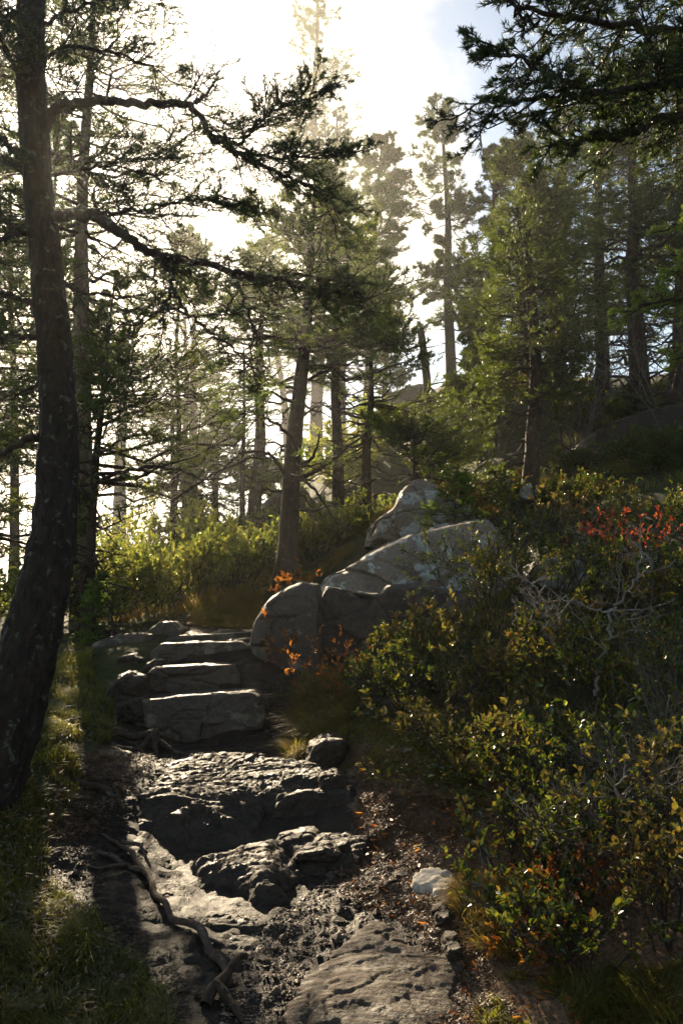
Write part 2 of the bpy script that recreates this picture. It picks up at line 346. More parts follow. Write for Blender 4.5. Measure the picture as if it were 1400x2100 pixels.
_A[:_n, :_n] = _tps(_d) + np.eye(_n) * 0.02; _A[:_n, _n] = 1; _A[:_n, _n + 1:] = CP[:, :2]; _A[_n:, :_n] = _A[:_n, _n:].T
_W = np.linalg.solve(_A, np.r_[CP[:, 2], 0, 0, 0])
PATHC = np.array([(0.1, 0.0, 0.9), (0.0, 2.5, .95), (-.1, 3.2, .95), (-.3, 3.9, 1.0), (-.5, 4.6, 0.85), (-.75, 5.4, 0.7), (-.95, 6.0, 0.6), (-1.0, 6.8, .5), (-.95, 7.6, .45), (-1.2, 9, .4), (-1.6, 11, .3)])
def path_d(x, y):
    cx = np.interp(y, PATHC[:, 1], PATHC[:, 0]); w = np.interp(y, PATHC[:, 1], PATHC[:, 2])
    return (x - cx) / w
def h(x, y, detail=True):
    x = np.atleast_1d(np.asarray(x, float)); y = np.atleast_1d(np.asarray(y, float))
    sh = x.shape; xf = x.ravel(); yf = y.ravel(); z = np.empty(len(xf))
    for a in range(0, len(xf), 20000):
        xx = xf[a:a + 20000]; yy = yf[a:a + 20000]
        d = np.sqrt((xx[:, None] - CP[None, :, 0]) ** 2 + (yy[:, None] - CP[None, :, 1]) ** 2)
        z[a:a + 20000] = _tps(d) @ _W[:_n] + _W[_n] + xx * _W[_n + 1] + yy * _W[_n + 2]
    r = np.hypot(xf, yf - 10); far = sst(r, 45, 110); z = z * (1 - far) - 22 * far
    z = np.maximum(z, -40)
    pd = np.abs(path_d(xf, yf)); near = sst(yf, 7.5, 14)
    P = np.stack([xf, yf, np.zeros_like(xf)], 1)
    z = z + fbm(P * 0.9, 4, 3) * (0.05 + 0.3 * near) * (0.35 + 0.65 * sst(pd, .7, 1.4))
    if detail:
        z = z + fbm(P * 5, 4, 9) * (0.035 + 0.03 * near) + np.abs(fbm(P * 14, 3, 12)) * 0.022
        fl = fbm(np.stack([xf * 1.1 + yf * .2, yf * 3.6 - xf * .5, xf * 0], 1), 4, 31, .55) * 5 + yf * 1.3; fr_ = fl - np.floor(fl)
        z = z + ((np.floor(fl) + sst(fr_, 0, .14) - fl) * .016 + .004) * (1 - sst(pd, .75, 1.05)) * (1 - near)
        # the trodden bed of the path lies a little lower than its mossy banks
        z = z - 0.03 * (1 - sst(pd, .7, 1.25)) * (yf < 7.5) + 0.05 * sst(pd, 1.0, 1.4) * (1 - sst(pd, 1.6, 2.6)) * (yf < 8)
    return z.reshape(sh)
def hz(x, y): return float(h(x, y)[0])
def on(px, py, Y, sink=0.0):
    p = at(px, py, Y); return np.array([p[0], p[1], hz(p[0], p[1]) - sink])

def axis(fine0, fine1, st, lo, hi, gr=1.12):
    a = list(np.arange(fine0, fine1, st)); s = st
    while a[-1] < hi: s *= gr; a.append(a[-1] + s)
    s = st; b = [a[0]]
    while b[0] > lo: s *= gr; b.insert(0, b[0] - s)
    return np.array(b[:-1] + a)
gx = axis(-2.6, 2.8, 0.022, -160, 160, 1.09); gy = axis(2.5, 7.8, 0.022, -40, 160, 1.06)
X, Y = np.meshgrid(gx, gy); Z = h(X, Y)
g = Geo(); nx, ny = len(gx), len(gy)
idx = np.arange(nx * ny).reshape(ny, nx)
g.add(np.stack([X, Y, Z], -1), f4=np.stack([idx[:-1, :-1], idx[:-1, 1:], idx[1:, 1:], idx[1:, :-1]], -1).reshape(-1, 4))
me = g.mesh('ground', M['ground'], True)
ca = me.color_attributes.new('zone', 'FLOAT_COLOR', 'POINT')
pdv = path_d(X, Y); wet = (1 - sst(np.abs(pdv + 0.15), .7, 1.05)) * (1 - sst(Y, 7.2, 8.2)) * (1 - 0.75 * sst(pdv, 0.25, 0.8) * (1 - sst(Y, 3.9, 4.4)))
dry = sst(pdv, -.05 + .5 * sst(Y, 3.8, 4.6), .35 + .3 * sst(Y, 3.8, 4.6)) * (1 - sst(pdv, 1.5, 2.3)) * (1 - sst(Y, 4.8, 6.2))
mossz = sst(np.abs(pdv), .95, 1.2) * (1 - dry)
col = np.stack([wet, mossz, dry, np.ones_like(wet)], -1).astype(np.float32)
ca.data.foreach_set('color', col.ravel())
tag(link('ground', me), kind='structure')
g = Geo(); q = 4000.0
g.add([(-q, -q, -16), (q, -q, -16), (q, q, -16), (-q, q, -16)], f4=[(0, 1, 2, 3)])
tag(link('sea', g.mesh('sea', M['sea'])), kind='structure')

# ------------------------------------------------------------------ rocks
def facets(V, seed, n, sz):
    """chipped planes: every point belongs to the nearest of n seeds and lies on that seed's tilted plane"""
    rg = np.random.default_rng(seed); F = V.reshape(-1, 3); lo = F.min(0); hi = F.max(0)
    Sd = lo + rg.random((n, 3)) * (hi - lo); Fp = F + np.stack([fbm(F * 5 / sz, 2, seed + q) for q in range(3)], 1) * sz * .06
    D = np.linalg.norm((Fp[:, None] - Sd[None]) / np.array([1, 1, .7]), axis=2); o = np.argpartition(D, 1, axis=1)[:, :2]
    d0 = np.take_along_axis(D, o, 1); sw = d0[:, 0] > d0[:, 1]; i = np.where(sw, o[:, 1], o[:, 0]); gap = np.abs(d0[:, 0] - d0[:, 1]) / sz
    G = rg.normal(0, 1.1, (n, 3)); A = rg.uniform(-.5, .5, n)
    v = A[i] * .7 + ((F - Sd[i]) * G[i]).sum(1) / sz - .25 * (1 - sst(gap, 0, .015))
    return np.clip(v, -1.4, 1.2).reshape(V.shape[:2])
def outline_rock(pts, Y, depth, seed, mat_, name, label, group=None, e=0.35, amp=0.05, nl=46, np_=150, tilt=0.0, crack=1.0, kw=None, cat='rock'):
    """pts: silhouette (px,py) seen at distance Y; the solid reaches depth metres back to front"""
    P = np.array([at(a, b, Y) for a, b in pts]); P = np.vstack([P, P[:1]])
    P = resample(P, np_ + 1, 2)[:-1]
    c = P.mean(0); c[2] = 0.5 * (P[:, 2].min() + P[:, 2].max())
    nl = int(nl * 1.6); ph = np.linspace(-math.pi / 2, math.pi / 2, 4001); ee = max(e, .12)
    yo = np.sign(np.sin(ph)) * np.abs(np.sin(ph)) ** ee; sc = np.maximum(np.cos(ph), 0) ** ee; yo[0] = -1; yo[-1] = 1; sc[0] = sc[-1] = 0
    hw = 0.5 * (P[:, 2].max() - P[:, 2].min()); al = np.r_[0, np.cumsum(np.hypot(np.diff(yo) * depth / 2, np.diff(sc) * hw))]
    tt = np.linspace(0, al[-1], nl); yo = np.interp(tt, al, yo); sc = np.interp(tt, al, sc)
    V = c[None, None, :] + (P - c)[None, :, :] * sc[:, None, None]
    V[:, :, 1] = Y + yo[:, None] * depth / 2 + (V[:, :, 2] - c[2]) * tilt
    sz = P[:, 2].max() - P[:, 2].min() + 0.2; nn = nrm(V - np.array([c[0], Y, c[2]]))
    # facets then grain
    Q = V / sz
    f = fbm(Q * 1.6, 3, seed) * 1.0 + 0.5 * (np.abs(fbm(Q * 3.5, 4, seed + 5)) - 0.2)
    cr = np.abs(vnoise(Q * np.array([2.2, 2.2, 3.2]) + seed, seed + 9)); crk = -(1 - sst(cr, 0, 0.06)) * 0.35 * crack
    fine = fbm(V * 14, 4, seed + 20) * 0.35 + np.abs(fbm(V * 40, 3, seed + 21)) * .12
    damp = np.full((nl, 1), 1.0); nn = nn * .35; nn[:, :, 1] += -np.sign(-yo)[:, None] * np.abs(yo)[:, None] ** 4 * .8; nn = nrm(nn)
    fa = facets(V, seed, 34, sz)
    V = V + nn * ((f * .7 + crk + fa * 1.1) * amp * sz * damp + fine * amp * min(sz, 0.6))[..., None]
    g = Geo(); n = np_; i = np.arange(n); j = (i + 1) % n
    q = [np.stack([k * n + i, k * n + j, (k + 1) * n + j, (k + 1) * n + i], -1) for k in range(nl - 1)]
    g.add(V, f4=np.concatenate(q)[:, ::-1])
    return solo(name, g, mat_, label, cat, group)
outline_rock([(640,1345),(650,1270),(648,1215),(672,1185),(700,1175),(760,1135),(830,1100),(880,1086),(940,1076),(985,1070),(1010,1100),(1040,1190),(1060,1300),(1040,1400),(860,1390),(740,1380)], 8.9, 1.8, 11, M['boulder'], 'boulder', 'largest grey boulder with white lichen patches sloping up beside the path', e=0.22, amp=0.06, nl=90, np_=300, crack=.5)
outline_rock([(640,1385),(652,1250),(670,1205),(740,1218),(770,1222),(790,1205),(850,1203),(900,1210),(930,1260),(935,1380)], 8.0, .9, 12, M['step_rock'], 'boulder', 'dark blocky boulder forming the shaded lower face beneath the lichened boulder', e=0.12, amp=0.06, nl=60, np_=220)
outline_rock([(512,1400),(520,1330),(528,1275),(548,1238),(590,1207),(625,1192),(655,1200),(662,1260),(665,1400)], 7.35, .8, 13, M['step_rock'], 'boulder', 'rounded dark boulder just right of the stone steps', e=0.34, amp=0.04, nl=60, np_=200)  # darker step stone used here, so its shade sits in the colour
outline_rock([(750,1120),(765,1075),(800,1050),(822,1010),(850,993),(885,1000),(900,1030),(915,1080),(940,1130)], 10.2, 1.0, 14, M['boulder'], 'boulder', 'upright pale lichened boulder standing above the largest boulder', e=0.3, amp=0.06)
outline_rock([(870,1090),(885,1045),(925,1030),(955,1040),(975,1090)], 9.8, .8, 15, M['boulder'], 'boulder', 'small rounded grey boulder tucked behind the upright lichened boulder', e=0.35, amp=0.05, nl=30, np_=90)
outline_rock([(1052,1038),(1060,1005),(1075,996),(1095,1005),(1108,1040)], 10.2, .5, 16, M['boulder'], 'boulder', 'small pale boulder at the foot of the slender curved trunk on the slope', e=0.35, amp=0.06, nl=26, np_=80)
outline_rock([(1140,1000),(1165,925),(1210,890),(1290,865),(1400,848),(1500,850),(1500,1010),(1300,1020)], 12.2, 2.2, 17, M['wet_or_shaded_rock'], 'boulder', 'broad dark sloping boulder on the upper right hillside', e=0.32, amp=0.05)  # material picked to darken this boulder; shade is put into its colour
outline_rock([(1200,1010),(1225,975),(1270,965),(1300,1000)], 11.0, .5, 18, M['boulder'], 'boulder', 'small grey boulder below the broad dark hillside boulder', e=0.35, amp=0.06, nl=26, np_=80)
outline_rock([(760,880),(785,840),(815,825),(850,816),(868,822),(900,850),(940,875),(950,930),(770,930)], 27, 5, 19, M['far_rock'], 'rock_knoll', 'bare rocky knoll on the skyline behind the broken snag', e=0.35, amp=0.05, nl=40, np_=120, cat='rock')
outline_rock([(535,1090),(545,1040),(575,1015),(620,1010),(660,1050),(680,1120),(560,1120)], 15, 2.0, 20, M['dark_rock'], 'boulder', 'mossy dark boulder in the shade behind the central spruce', e=0.4, amp=0.05, nl=32, np_=90)
outline_rock([(1060,1200),(1075,1165),(1120,1140),(1180,1150),(1200,1190),(1190,1230)], 7.2, .5, 31, M['boulder'], 'boulder', 'grey boulder half hidden under the red leaved shrub', e=0.35, amp=0.05, nl=26, np_=80)
outline_rock([(185,1345),(192,1318),(230,1304),(280,1296),(320,1300),(322,1325),(280,1345)], 7.5, .35, 21, M['step_rock'], 'boulder', 'long low rounded rock lying left of the top step', e=0.5, amp=0.05, nl=26, np_=80)
outline_rock([(305,1325),(312,1290),(330,1274),(360,1272),(378,1290),(378,1322)], 7.7, .4, 22, M['step_rock'], 'boulder', 'round rock at the left end of the top step', e=0.4, amp=0.05, nl=26, np_=80)
for i, (pts, Yd, lab) in enumerate([
  ([(295,1400),(300,1362),(325,1346),(345,1352),(345,1375),(322,1400)], 6.95, 'small dark rock wedged left of the second step from the top'),
  ([(215,1450),(235,1405),(270,1374),(300,1385),(300,1425),(270,1460)], 6.5, 'wet dark rock left of the lowest two steps'),
  ([(240,1360),(250,1345),(280,1338),(300,1350),(292,1366)], 7.0, 'small damp stone beyond the wet rocks left of the steps'),
  ([(165,1460),(172,1420),(190,1400),(215,1430),(212,1462)], 6.45, 'pointed dark stone at the left edge of the wet rocks'),
  ([(225,1480),(240,1440),(300,1425),(310,1480)], 6.3, 'dark wet block against the lowest step'),
  ([(630,1560),(635,1525),(665,1508),(705,1512),(715,1545),(690,1570)], 5.45, 'dark angular stone in the grass right of the upper slab'),
  ([(648,1640),(655,1592),(690,1580),(712,1600),(715,1632),(680,1645)], 5.0, 'low grey stone on the right end of the upper slab'),
  ([(672,1740),(690,1722),(712,1716),(722,1736),(700,1745)], 4.45, 'small pointed stone below the ledge'),
  ([(600,1758),(625,1735),(672,1728),(700,1745),(690,1760)], 4.35, 'flat wet stone lying in front of the ledge'),
  ([(560,1745),(575,1712),(640,1700),(660,1715),(640,1745)], 4.55, 'angular wet stone under the ledge shadow'),
  ([(885,1885),(890,1865),(915,1858),(925,1875),(915,1890)], 3.75, 'small dark stone below the pale stone'),
  ([(745,1700),(765,1688),(795,1690),(800,1705),(770,1712)], 4.7, 'thin flat stone at the end of the ledge'),
  ([(905,1945),(912,1928),(938,1925),(945,1940),(925,1948)], 3.5, 'small dark stone right of the big near slab'),
  ]):
    outline_rock(pts, Yd, 0.32 if i < 6 else 0.2, 40 + i, M['wet_or_shaded_rock'], 'stone', lab, 'loose stones along the path', e=0.4, amp=0.09, nl=22, np_=56, cat='stone')
# four stone steps
for pts, Yd, dp, lab, sd_ in [
  ([(276,1500),(284,1450),(300,1432),(380,1422),(455,1416),(520,1414),(540,1425),(548,1470),(540,1515),(400,1520)], 6.38, .42, 'lowest and widest of the four stone steps', 61),
  ([(302,1425),(312,1385),(328,1366),(400,1362),(480,1360),(492,1375),(508,1410),(505,1430)], 6.82, .42, 'second stone step from the bottom with a crack down its face', 62),
  ([(308,1370),(320,1335),(345,1318),(420,1315),(500,1314),(515,1325),(515,1370)], 7.22, .42, 'third stone step from the bottom', 63),
  ([(345,1325),(355,1306),(380,1301),(450,1299),(520,1294),(530,1305),(528,1330)], 7.62, .42, 'uppermost thin stone step with a sunlit edge', 64)]:
    outline_rock(pts, Yd, dp, sd_, M['step_rock'], 'stone_step', lab, 'stone steps of the trail', e=0.07, amp=0.07, nl=64, np_=200, tilt=0, cat='step')

# bedrock slabs in the path, as thick ledged sheets
def slab(pts, bulge, seed, mat_, label, terr=0.035, tiltn=5, rgh=.012, res=0.009, edge=0.22, cat='rock slab'):
    P = np.array([at(*p) for p in pts]); poly = P[:, :2]
    A = np.c_[P[:, :2], np.ones(len(P))]; co = np.linalg.lstsq(A, P[:, 2], rcond=None)[0]
    lo = poly.min(0) - 0.1; hi = poly.max(0) + 0.1
    xs = np.arange(lo[0], hi[0], res); ys = np.arange(lo[1], hi[1], res); X, Y = np.meshgrid(xs, ys)
    wob = np.stack([X, Y, np.zeros_like(X)], -1)
    Xw = X + fbm(wob * 4, 4, seed, .6) * 0.16; Yw = Y + fbm(wob * 4 + 9, 4, seed + 1, .6) * 0.14
    # signed distance to the outline
    d2 = np.full(X.shape, 1e9); inside = np.zeros(X.shape, bool)
    for a, b in zip(poly, np.roll(poly, -1, 0)):
        ab = b - a; t = np.clip(((Xw - a[0]) * ab[0] + (Yw - a[1]) * ab[1]) / (ab @ ab), 0, 1)
        d2 = np.minimum(d2, (Xw - a[0] - t * ab[0]) ** 2 + (Yw - a[1] - t * ab[1]) ** 2)
        inside ^= ((a[1] > Yw) != (b[1] > Yw)) & (Xw < (b[0] - a[0]) * (Yw - a[1]) / (b[1] - a[1] + 1e-12) + a[0])
    sd_ = np.where(inside, 1, -1) * np.sqrt(d2)
    base = 0.5 * (co[0] * X + co[1] * Y + co[2]) + 0.5 * h(X, Y, False)
    pr = 1 - (1 - np.clip((sd_ + .02 * vnoise(wob * 9, seed)) / edge, 0, 1)) ** 1.8; bulge = bulge * .75
    ca, sa = math.cos(0.2), math.sin(0.2); u_ = X * ca + Y * sa; v_ = -X * sa + Y * ca; zz = X * 0
    wv = fbm(np.stack([u_ * 1.3, v_ * 3.2, zz], -1), 5, seed + 3, .55); br = vnoise(np.stack([u_ * 2.6, v_ * 1.2, zz], -1), seed + 4)
    def ledge(s_, L, w):   # flat plates that break off sharply toward the path's lower end
        fr = s_ - np.floor(s_); return L * (np.floor(s_) + sst(fr, 0, w) - s_)
    k1 = v_ * tiltn + wv * 3.2 + np.sign(br) * .35; k2 = v_ * tiltn * 3.1 + wv * 9 + vnoise(np.stack([u_ * 7, v_ * 4, zz], -1), seed + 5) * 1.2
    m1 = np.clip(.55 + 1.5 * vnoise(np.stack([u_ * 1.7, v_ * 2.3, zz], -1), seed + 6), .1, 1.4)
    z = base + bulge * pr + (ledge(k1, terr, .07) * m1 + ledge(k2, terr * .28, .12)) * np.clip(pr * 1.5, 0, 1) + fbm(wob * 2.2, 3, seed + 7) * 0.02 * pr
    cr = np.abs(vnoise(np.stack([u_ * 1.5 + wv * .5, v_ * 5 + wv, zz], -1), seed + 8)); z = z - .012 * (1 - sst(cr, 0, .035))
    cr = np.abs(vnoise(np.stack([u_ * 3.1, v_ * 1.4 + wv, zz], -1), seed + 9)); z = z - .008 * (1 - sst(cr, 0, .02))
    z = z + (np.abs(fbm(np.stack([u_ * 14, v_ * 34, zz], -1), 4, seed + 11, .6)) - .15) * rgh + fbm(wob * 70, 3, seed + 13, .7) * 0.0035
    z = np.where(sd_ < 0, base - 0.02 - np.minimum(0.35, -sd_ * 1.6), z)
    keep = sd_ > -0.12
    ny_, nx_ = X.shape; ix = np.arange(nx_ * ny_).reshape(ny_, nx_)
    kq = keep[:-1, :-1] & keep[1:, :-1] & keep[:-1, 1:] & keep[1:, 1:]
    q = np.stack([ix[:-1, :-1][kq], ix[:-1, 1:][kq], ix[1:, 1:][kq], ix[1:, :-1][kq]], -1)
    u, inv = np.unique(q.ravel(), return_inverse=True)
    V = np.stack([X, Y, z], -1).reshape(-1, 3)[u]
    g = Geo(); g.add(V, f4=inv.reshape(-1, 4))
    return solo('rock_slab', g, mat_, label, cat, 'bedrock slabs in the path')
slab([(235,1690,4.75),(260,1640,5.0),(330,1600,5.25),(360,1565,5.5),(520,1545,5.6),(640,1560,5.45),(700,1590,5.2),(730,1640,4.95),(735,1668,4.85),(560,1662,4.85),(545,1725,4.55),(440,1760,4.45),(280,1735,4.55)], .09, 71, M['wet_or_shaded_rock'], 'largest wet layered bedrock slab shining below the steps', terr=.03, edge=.24, tiltn=4.2, res=.008)
slab([(555,1672,4.82),(560,1650,4.95),(650,1640,5.0),(738,1650,4.95),(742,1670,4.82)], .10, 72, M['wet_or_shaded_rock'], 'narrow raised rock ledge with a shadowed front edge', edge=.06, terr=.015)
slab([(400,1830,4.1),(400,1780,4.3),(470,1750,4.45),(560,1740,4.5),(610,1790,4.25),(620,1850,4.0),(520,1880,3.9)], .10, 73, M['wet_or_shaded_rock'], 'rough wet rock hump in the middle of the path', terr=.04, edge=.15)
slab([(560,2160,2.98),(590,2040,3.25),(640,1985,3.4),(690,1930,3.6),(760,1895,3.72),(815,1900,3.7),(850,1950,3.55),(905,2000,3.38),(930,2060,3.2),(900,2170,2.95)], .05, 74, M['slab_rock'], 'large rough grey slab at the near end of the path', terr=.0045, rgh=.0035, edge=.3, tiltn=3.0, res=.007)
slab([(838,1815,3.95),(845,1795,4.02),(870,1783,4.07),(915,1785,4.06),(938,1808,3.97),(930,1832,3.9),(880,1836,3.88)], .022, 75, M['pale_rock'], 'pale dry flat stone glowing in the sun beside the grass', terr=.003, edge=.13, cat='stone')
slab([(590,1760,4.35),(620,1725,4.5),(700,1715,4.55),(760,1722,4.5),(740,1760,4.33),(650,1785,4.25)], .04, 76, M['wet_or_shaded_rock'], 'low broken slab right of the rough rock hump', terr=.04, edge=.08)
slab([(150,1850,3.95),(180,1760,4.35),(260,1740,4.5),(330,1790,4.25),(400,1850,4.0),(380,1950,3.65),(260,1940,3.7)], .015, 77, M['wet_or_shaded_rock'], 'flat soaked rock sheet running under the long root', terr=.02, edge=.15)
slab([(330,1960,3.6),(420,1900,3.8),(560,1880,3.88),(600,1930,3.7),(560,2000,3.45),(430,2060,3.25),(350,2050,3.3)], .01, 78, M['wet_or_shaded_rock'], 'gleaming wet rock sheet at the lower end of the long root', terr=.02, edge=.2)

# ------------------------------------------------------------------ roots
def noisy_tube(P, Rr, k, seed, amp=0.12, sc=8.0):
    n = len(P); T = np.empty_like(P); T[1:-1] = P[2:] - P[:-2]; T[0] = P[1] - P[0]; T[-1] = P[-1] - P[-2]; T = nrm(T)
    ref = np.array([1.0, .1, 0]) if abs(nrm(P[-1] - P[0])[2]) > .7 else np.array([0.03, .05, 1.0])
    U = nrm(np.cross(T, ref)); V = np.cross(T, U); a = np.arange(k) * 2 * math.pi / k
    d = U[:, None] * np.cos(a)[None, :, None] + V[:, None] * np.sin(a)[None, :, None]
    X = P[:, None] + d * np.asarray(Rr)[:, None, None]
    nv = fbm(X * np.array([sc, sc, sc * 0.5]), 4, seed); rd = fbm(X * np.array([sc * 5, sc * 5, sc * 1.7]), 3, seed + 4)
    X = X + d * ((nv * amp + rd * amp * 0.6) * np.asarray(Rr)[:, None])[..., None]
    i = np.arange(k); j = (i + 1) % k
    f = np.concatenate([np.stack([m * k + i, m * k + j, (m + 1) * k + j, (m + 1) * k + i], -1) for m in range(n - 1)])
    return X.reshape(-1, 3), f
def root_obj(lines, label, m=None, k=14, seed=0):
    g = Geo()
    for q, (pts, r0, r1) in enumerate(lines):
        P = np.array([at(a, b, c) for a, b, c, *_ in pts]); n = max(16, len(pts) * 9); P = resample(P, n)
        z = h(P[:, 0], P[:, 1]) + np.linspace(r0, r1, n) * 0.35; z = np.convolve(np.r_[[z[0]] * 3, z, [z[-1]] * 3], np.ones(7) / 7, 'valid')
        up = np.array([p[3] if len(p) > 3 else 0 for p in pts]); z = z + np.interp(np.linspace(0, 1, n), np.linspace(0, 1, len(up)), up)
        P[:, 2] = z; rr = np.linspace(r0, r1, n) * (1 + 0.2 * fbm(P * 6, 2, seed + q)); rr[-1] *= 0.2
        X, f = noisy_tube(P, rr, k, seed + q, 0.25, 14); g.add(X, f4=f)
    return solo('tree_root', g, m or M['bark_pale'], label, 'root', 'bare roots across the path')
root_obj([([(200,1775,4.28),(232,1783,4.24,.01),(262,1803,4.16),(296,1810,4.12,.02),(312,1832,4.03,.03),(314,1858,3.95,.01),(333,1886,3.86,.03),(352,1920,3.73,.01),(392,1940,3.66,.02),(418,1968,3.56,.03),(436,1992,3.47,.01),(462,2018,3.39,.02),(470,2045,3.3)], .011, .017),
          ([(296,1812,4.12,.01),(268,1778,4.27,.03),(240,1752,4.38,.01),(205,1735,4.46)], .016, .007), ([(262,1803,4.16,.01),(225,1815,4.12,.01),(180,1810,4.14)], .01, .005), ([(314,1858,3.95,.01),(330,1850,3.97),(352,1842,4.0)], .009, .004), ([(418,1968,3.56,.02),(446,1966,3.57),(470,1958,3.6)], .008, .004), ([(440,2000,3.45,.03),(460,2000,3.45,.02),(490,2010,3.42)], .013, .006), ([(250,1760,4.35,.03),(285,1765,4.32,.04),(310,1790,4.2,.01)], .012, .006)], 'long wet root snaking down the path toward the camera', M['root'], seed=3)
root_obj([([(420,2090,3.18),(440,2065,3.24,.03),(470,2045,3.3,.05),(490,2020,3.38,.06),(505,2004,3.42,.05)], .02, .012), ([(440,2065,3.24,.03),(460,2080,3.2,.02),(500,2110,3.1)], .02, .01)], 'dark forked stub at the end of the long root', M['bark'], seed=9)
root_obj([([(205,1500,5.85),(240,1508,5.8,.03),(290,1512,5.78,.04),(316,1500,5.8,.08)], .02, .03), ([(318,1498,5.8,.09),(318,1530,5.66,.06),(322,1552,5.6)], .03, .012), ([(316,1505,5.78,.07),(290,1530,5.68,.03),(270,1545,5.6)], .024, .01), ([(318,1510,5.76,.05),(350,1520,5.7,.03),(420,1535,5.65)], .02, .008), ([(240,1540,5.6),(290,1545,5.6,.02),(330,1555,5.55)], .014, .008)], 'spread of dark roots in front of the lowest step', M['bark'], seed=14)
root_obj([([(150,1660,4.8),(200,1655,4.8,.02),(240,1668,4.75)], .025, .012)], 'short root stub in the shaded left bank', M['bark'], seed=19)
root_obj([([(770,1490,5.9,.1),(800,1510,5.75,.12),(820,1540,5.6,.08),(835,1570,5.45)], .02, .012)], 'dead curved stick hanging in the undergrowth right of the path', M['bark'], seed=23)
root_obj([([(780,1830,3.95,.01),(800,1810,4.0,.02),(820,1800,4.05,.01)], .012, .006)], 'small dark stick lying left of the pale stone', M['bark'], seed=25)
root_obj([([(950,970,12.6,.05),(975,955,12.8,.12),(1000,960,12.8,.1),(1060,975,12.2,.05)], .03, .02), ([(960,945,13,.05),(1000,940,13,.15),(1050,950,12.6,.06)], .04, .02)], 'pale surface roots tangled on the slope under the trees', seed=29)

# ------------------------------------------------------------------ vegetation helpers
# gaps added to the canopy to let sun reach chosen spots: (point on the ground, radius); foliage in the line from there to the sun is thin
GAPS = [(EYE, .05), (at(890, 1810, 4.0) + [0, 0, .05], .25), (at(440, 1610, 5.2), .5), (at(600, 1570, 5.4), .45), (at(870, 1810, 4.0), .30), (at(900, 2000, 3.4), .42), (at(760, 1950, 3.5), .35), (at(1000, 1850, 3.8), .4), (at(1100, 2000, 3.3), .35),
        (at(650, 1460, 6.2), .3), (at(620, 1900, 3.8), .2), (at(330, 1140, 9.6), .9), (at(460, 1130, 9.9), .8), (at(450, 1265, 8.8), .5), (at(250, 1230, 9.5), .7),
        (at(440, 1360, 6.8), .38), (at(440, 1310, 7.2), .35), (at(590, 1290, 7.2), .3), (at(700, 1120, 9.0), .5), (at(840, 1060, 9.5), .5), (at(1000, 1200, 6.8), .45), (at(820, 1290, 6.3), .4), (at(1290, 1110, 6.5), .4),
        (at(960, 1690, 4.2), .3), (at(1250, 1550, 4.0), .5), (at(60, 1950, 3.6), .22), (at(80, 1750, 4.2), .18), (at(1180, 1300, 6), .4), (at(60, 1600, 4.8), .2), (at(600, 900, 9), .6), (at(450, 850, 9), .6), (at(1000, 1100, 9), .3), (at(950, 2080, 3.1), .4), (at(1100, 1780, 3.8), .35), (at(1280, 1700, 3.9), .35), (at(540, 1640, 5.0), .3), (at(400, 1660, 5.0), .3), (at(860, 1650, 4.7), .3)]
def in_gap(P):
    k = np.zeros(len(P), bool)
    for T, r in GAPS:
        d = P - T; s = d @ SUN; k |= (np.linalg.norm(d - s[:, None] * SUN, axis=1) < r) & (s > 0.8)
    return k
def children(rng, P, L, per, t0, t1, ang, lenf, curve=0.0, k=5, flat=0.35, wob=0.05, droop=0.0):
    n, m, _ = P.shape; c = per
    if n == 0: return np.zeros((0, k, 3)), np.zeros(0), np.zeros(0)
    t = t0 + (t1 - t0) * (np.arange(c)[None] + rng.random((n, c))) / c
    x = t * (m - 1); i = np.minimum(x.astype(int), m - 2); fr = (x - i)[..., None]
    ar = np.arange(n)[:, None]; p = P[ar, i] * (1 - fr) + P[ar, i + 1] * fr
    T = nrm(P[ar, i + 1] - P[ar, i]); side = nrm(np.cross(T, np.array([0, 0, 1.0]) + 1e-3)); upv = np.cross(side, T)
    sg = np.where((np.arange(c)[None] + rng.integers(0, 2, (n, 1))) % 2 == 0, 1, -1) * np.where(rng.random((n, c)) < .12, -1, 1)
    ti = rng.normal(0, flat, (n, c)); an = ang + rng.normal(0, .16, (n, c))
    d = T * np.cos(an)[..., None] + (side * (sg * np.cos(ti))[..., None] + upv * np.sin(ti)[..., None]) * np.sin(an)[..., None]
    d = d.reshape(-1, 3); p = p.reshape(-1, 3); t = t.ravel()
    l = lenf(t) * np.repeat(L, c) * rng.uniform(.6, 1.25, len(t))
    s = np.linspace(0, 1, k)[None, :, None]; ll = l[:, None, None]
    T2 = np.repeat(T.reshape(-1, 3), 1, 0)
    C = p[:, None] + d[:, None] * s * ll + T2[:, None] * (s ** 2) * ll * .18 + UP * (curve * s ** 2 - droop * s) * ll
    C[:, 1:] += rng.normal(0, wob, (len(t), k - 1, 3)) * ll * s[:, 1:]
    return C, l, t
def on_poly(rng, P, per, t0=0.1, t1=1.0):
    n, m, _ = P.shape; t = t0 + (t1 - t0) * (np.arange(per)[None] + rng.random((n, per))) / per
    x = t * (m - 1); i = np.minimum(x.astype(int), m - 2); fr = (x - i)[..., None]; ar = np.arange(n)[:, None]
    p = P[ar, i] * (1 - fr) + P[ar, i + 1] * fr; T = nrm(P[ar, i + 1] - P[ar, i])
    return p.reshape(-1, 3), T.reshape(-1, 3)
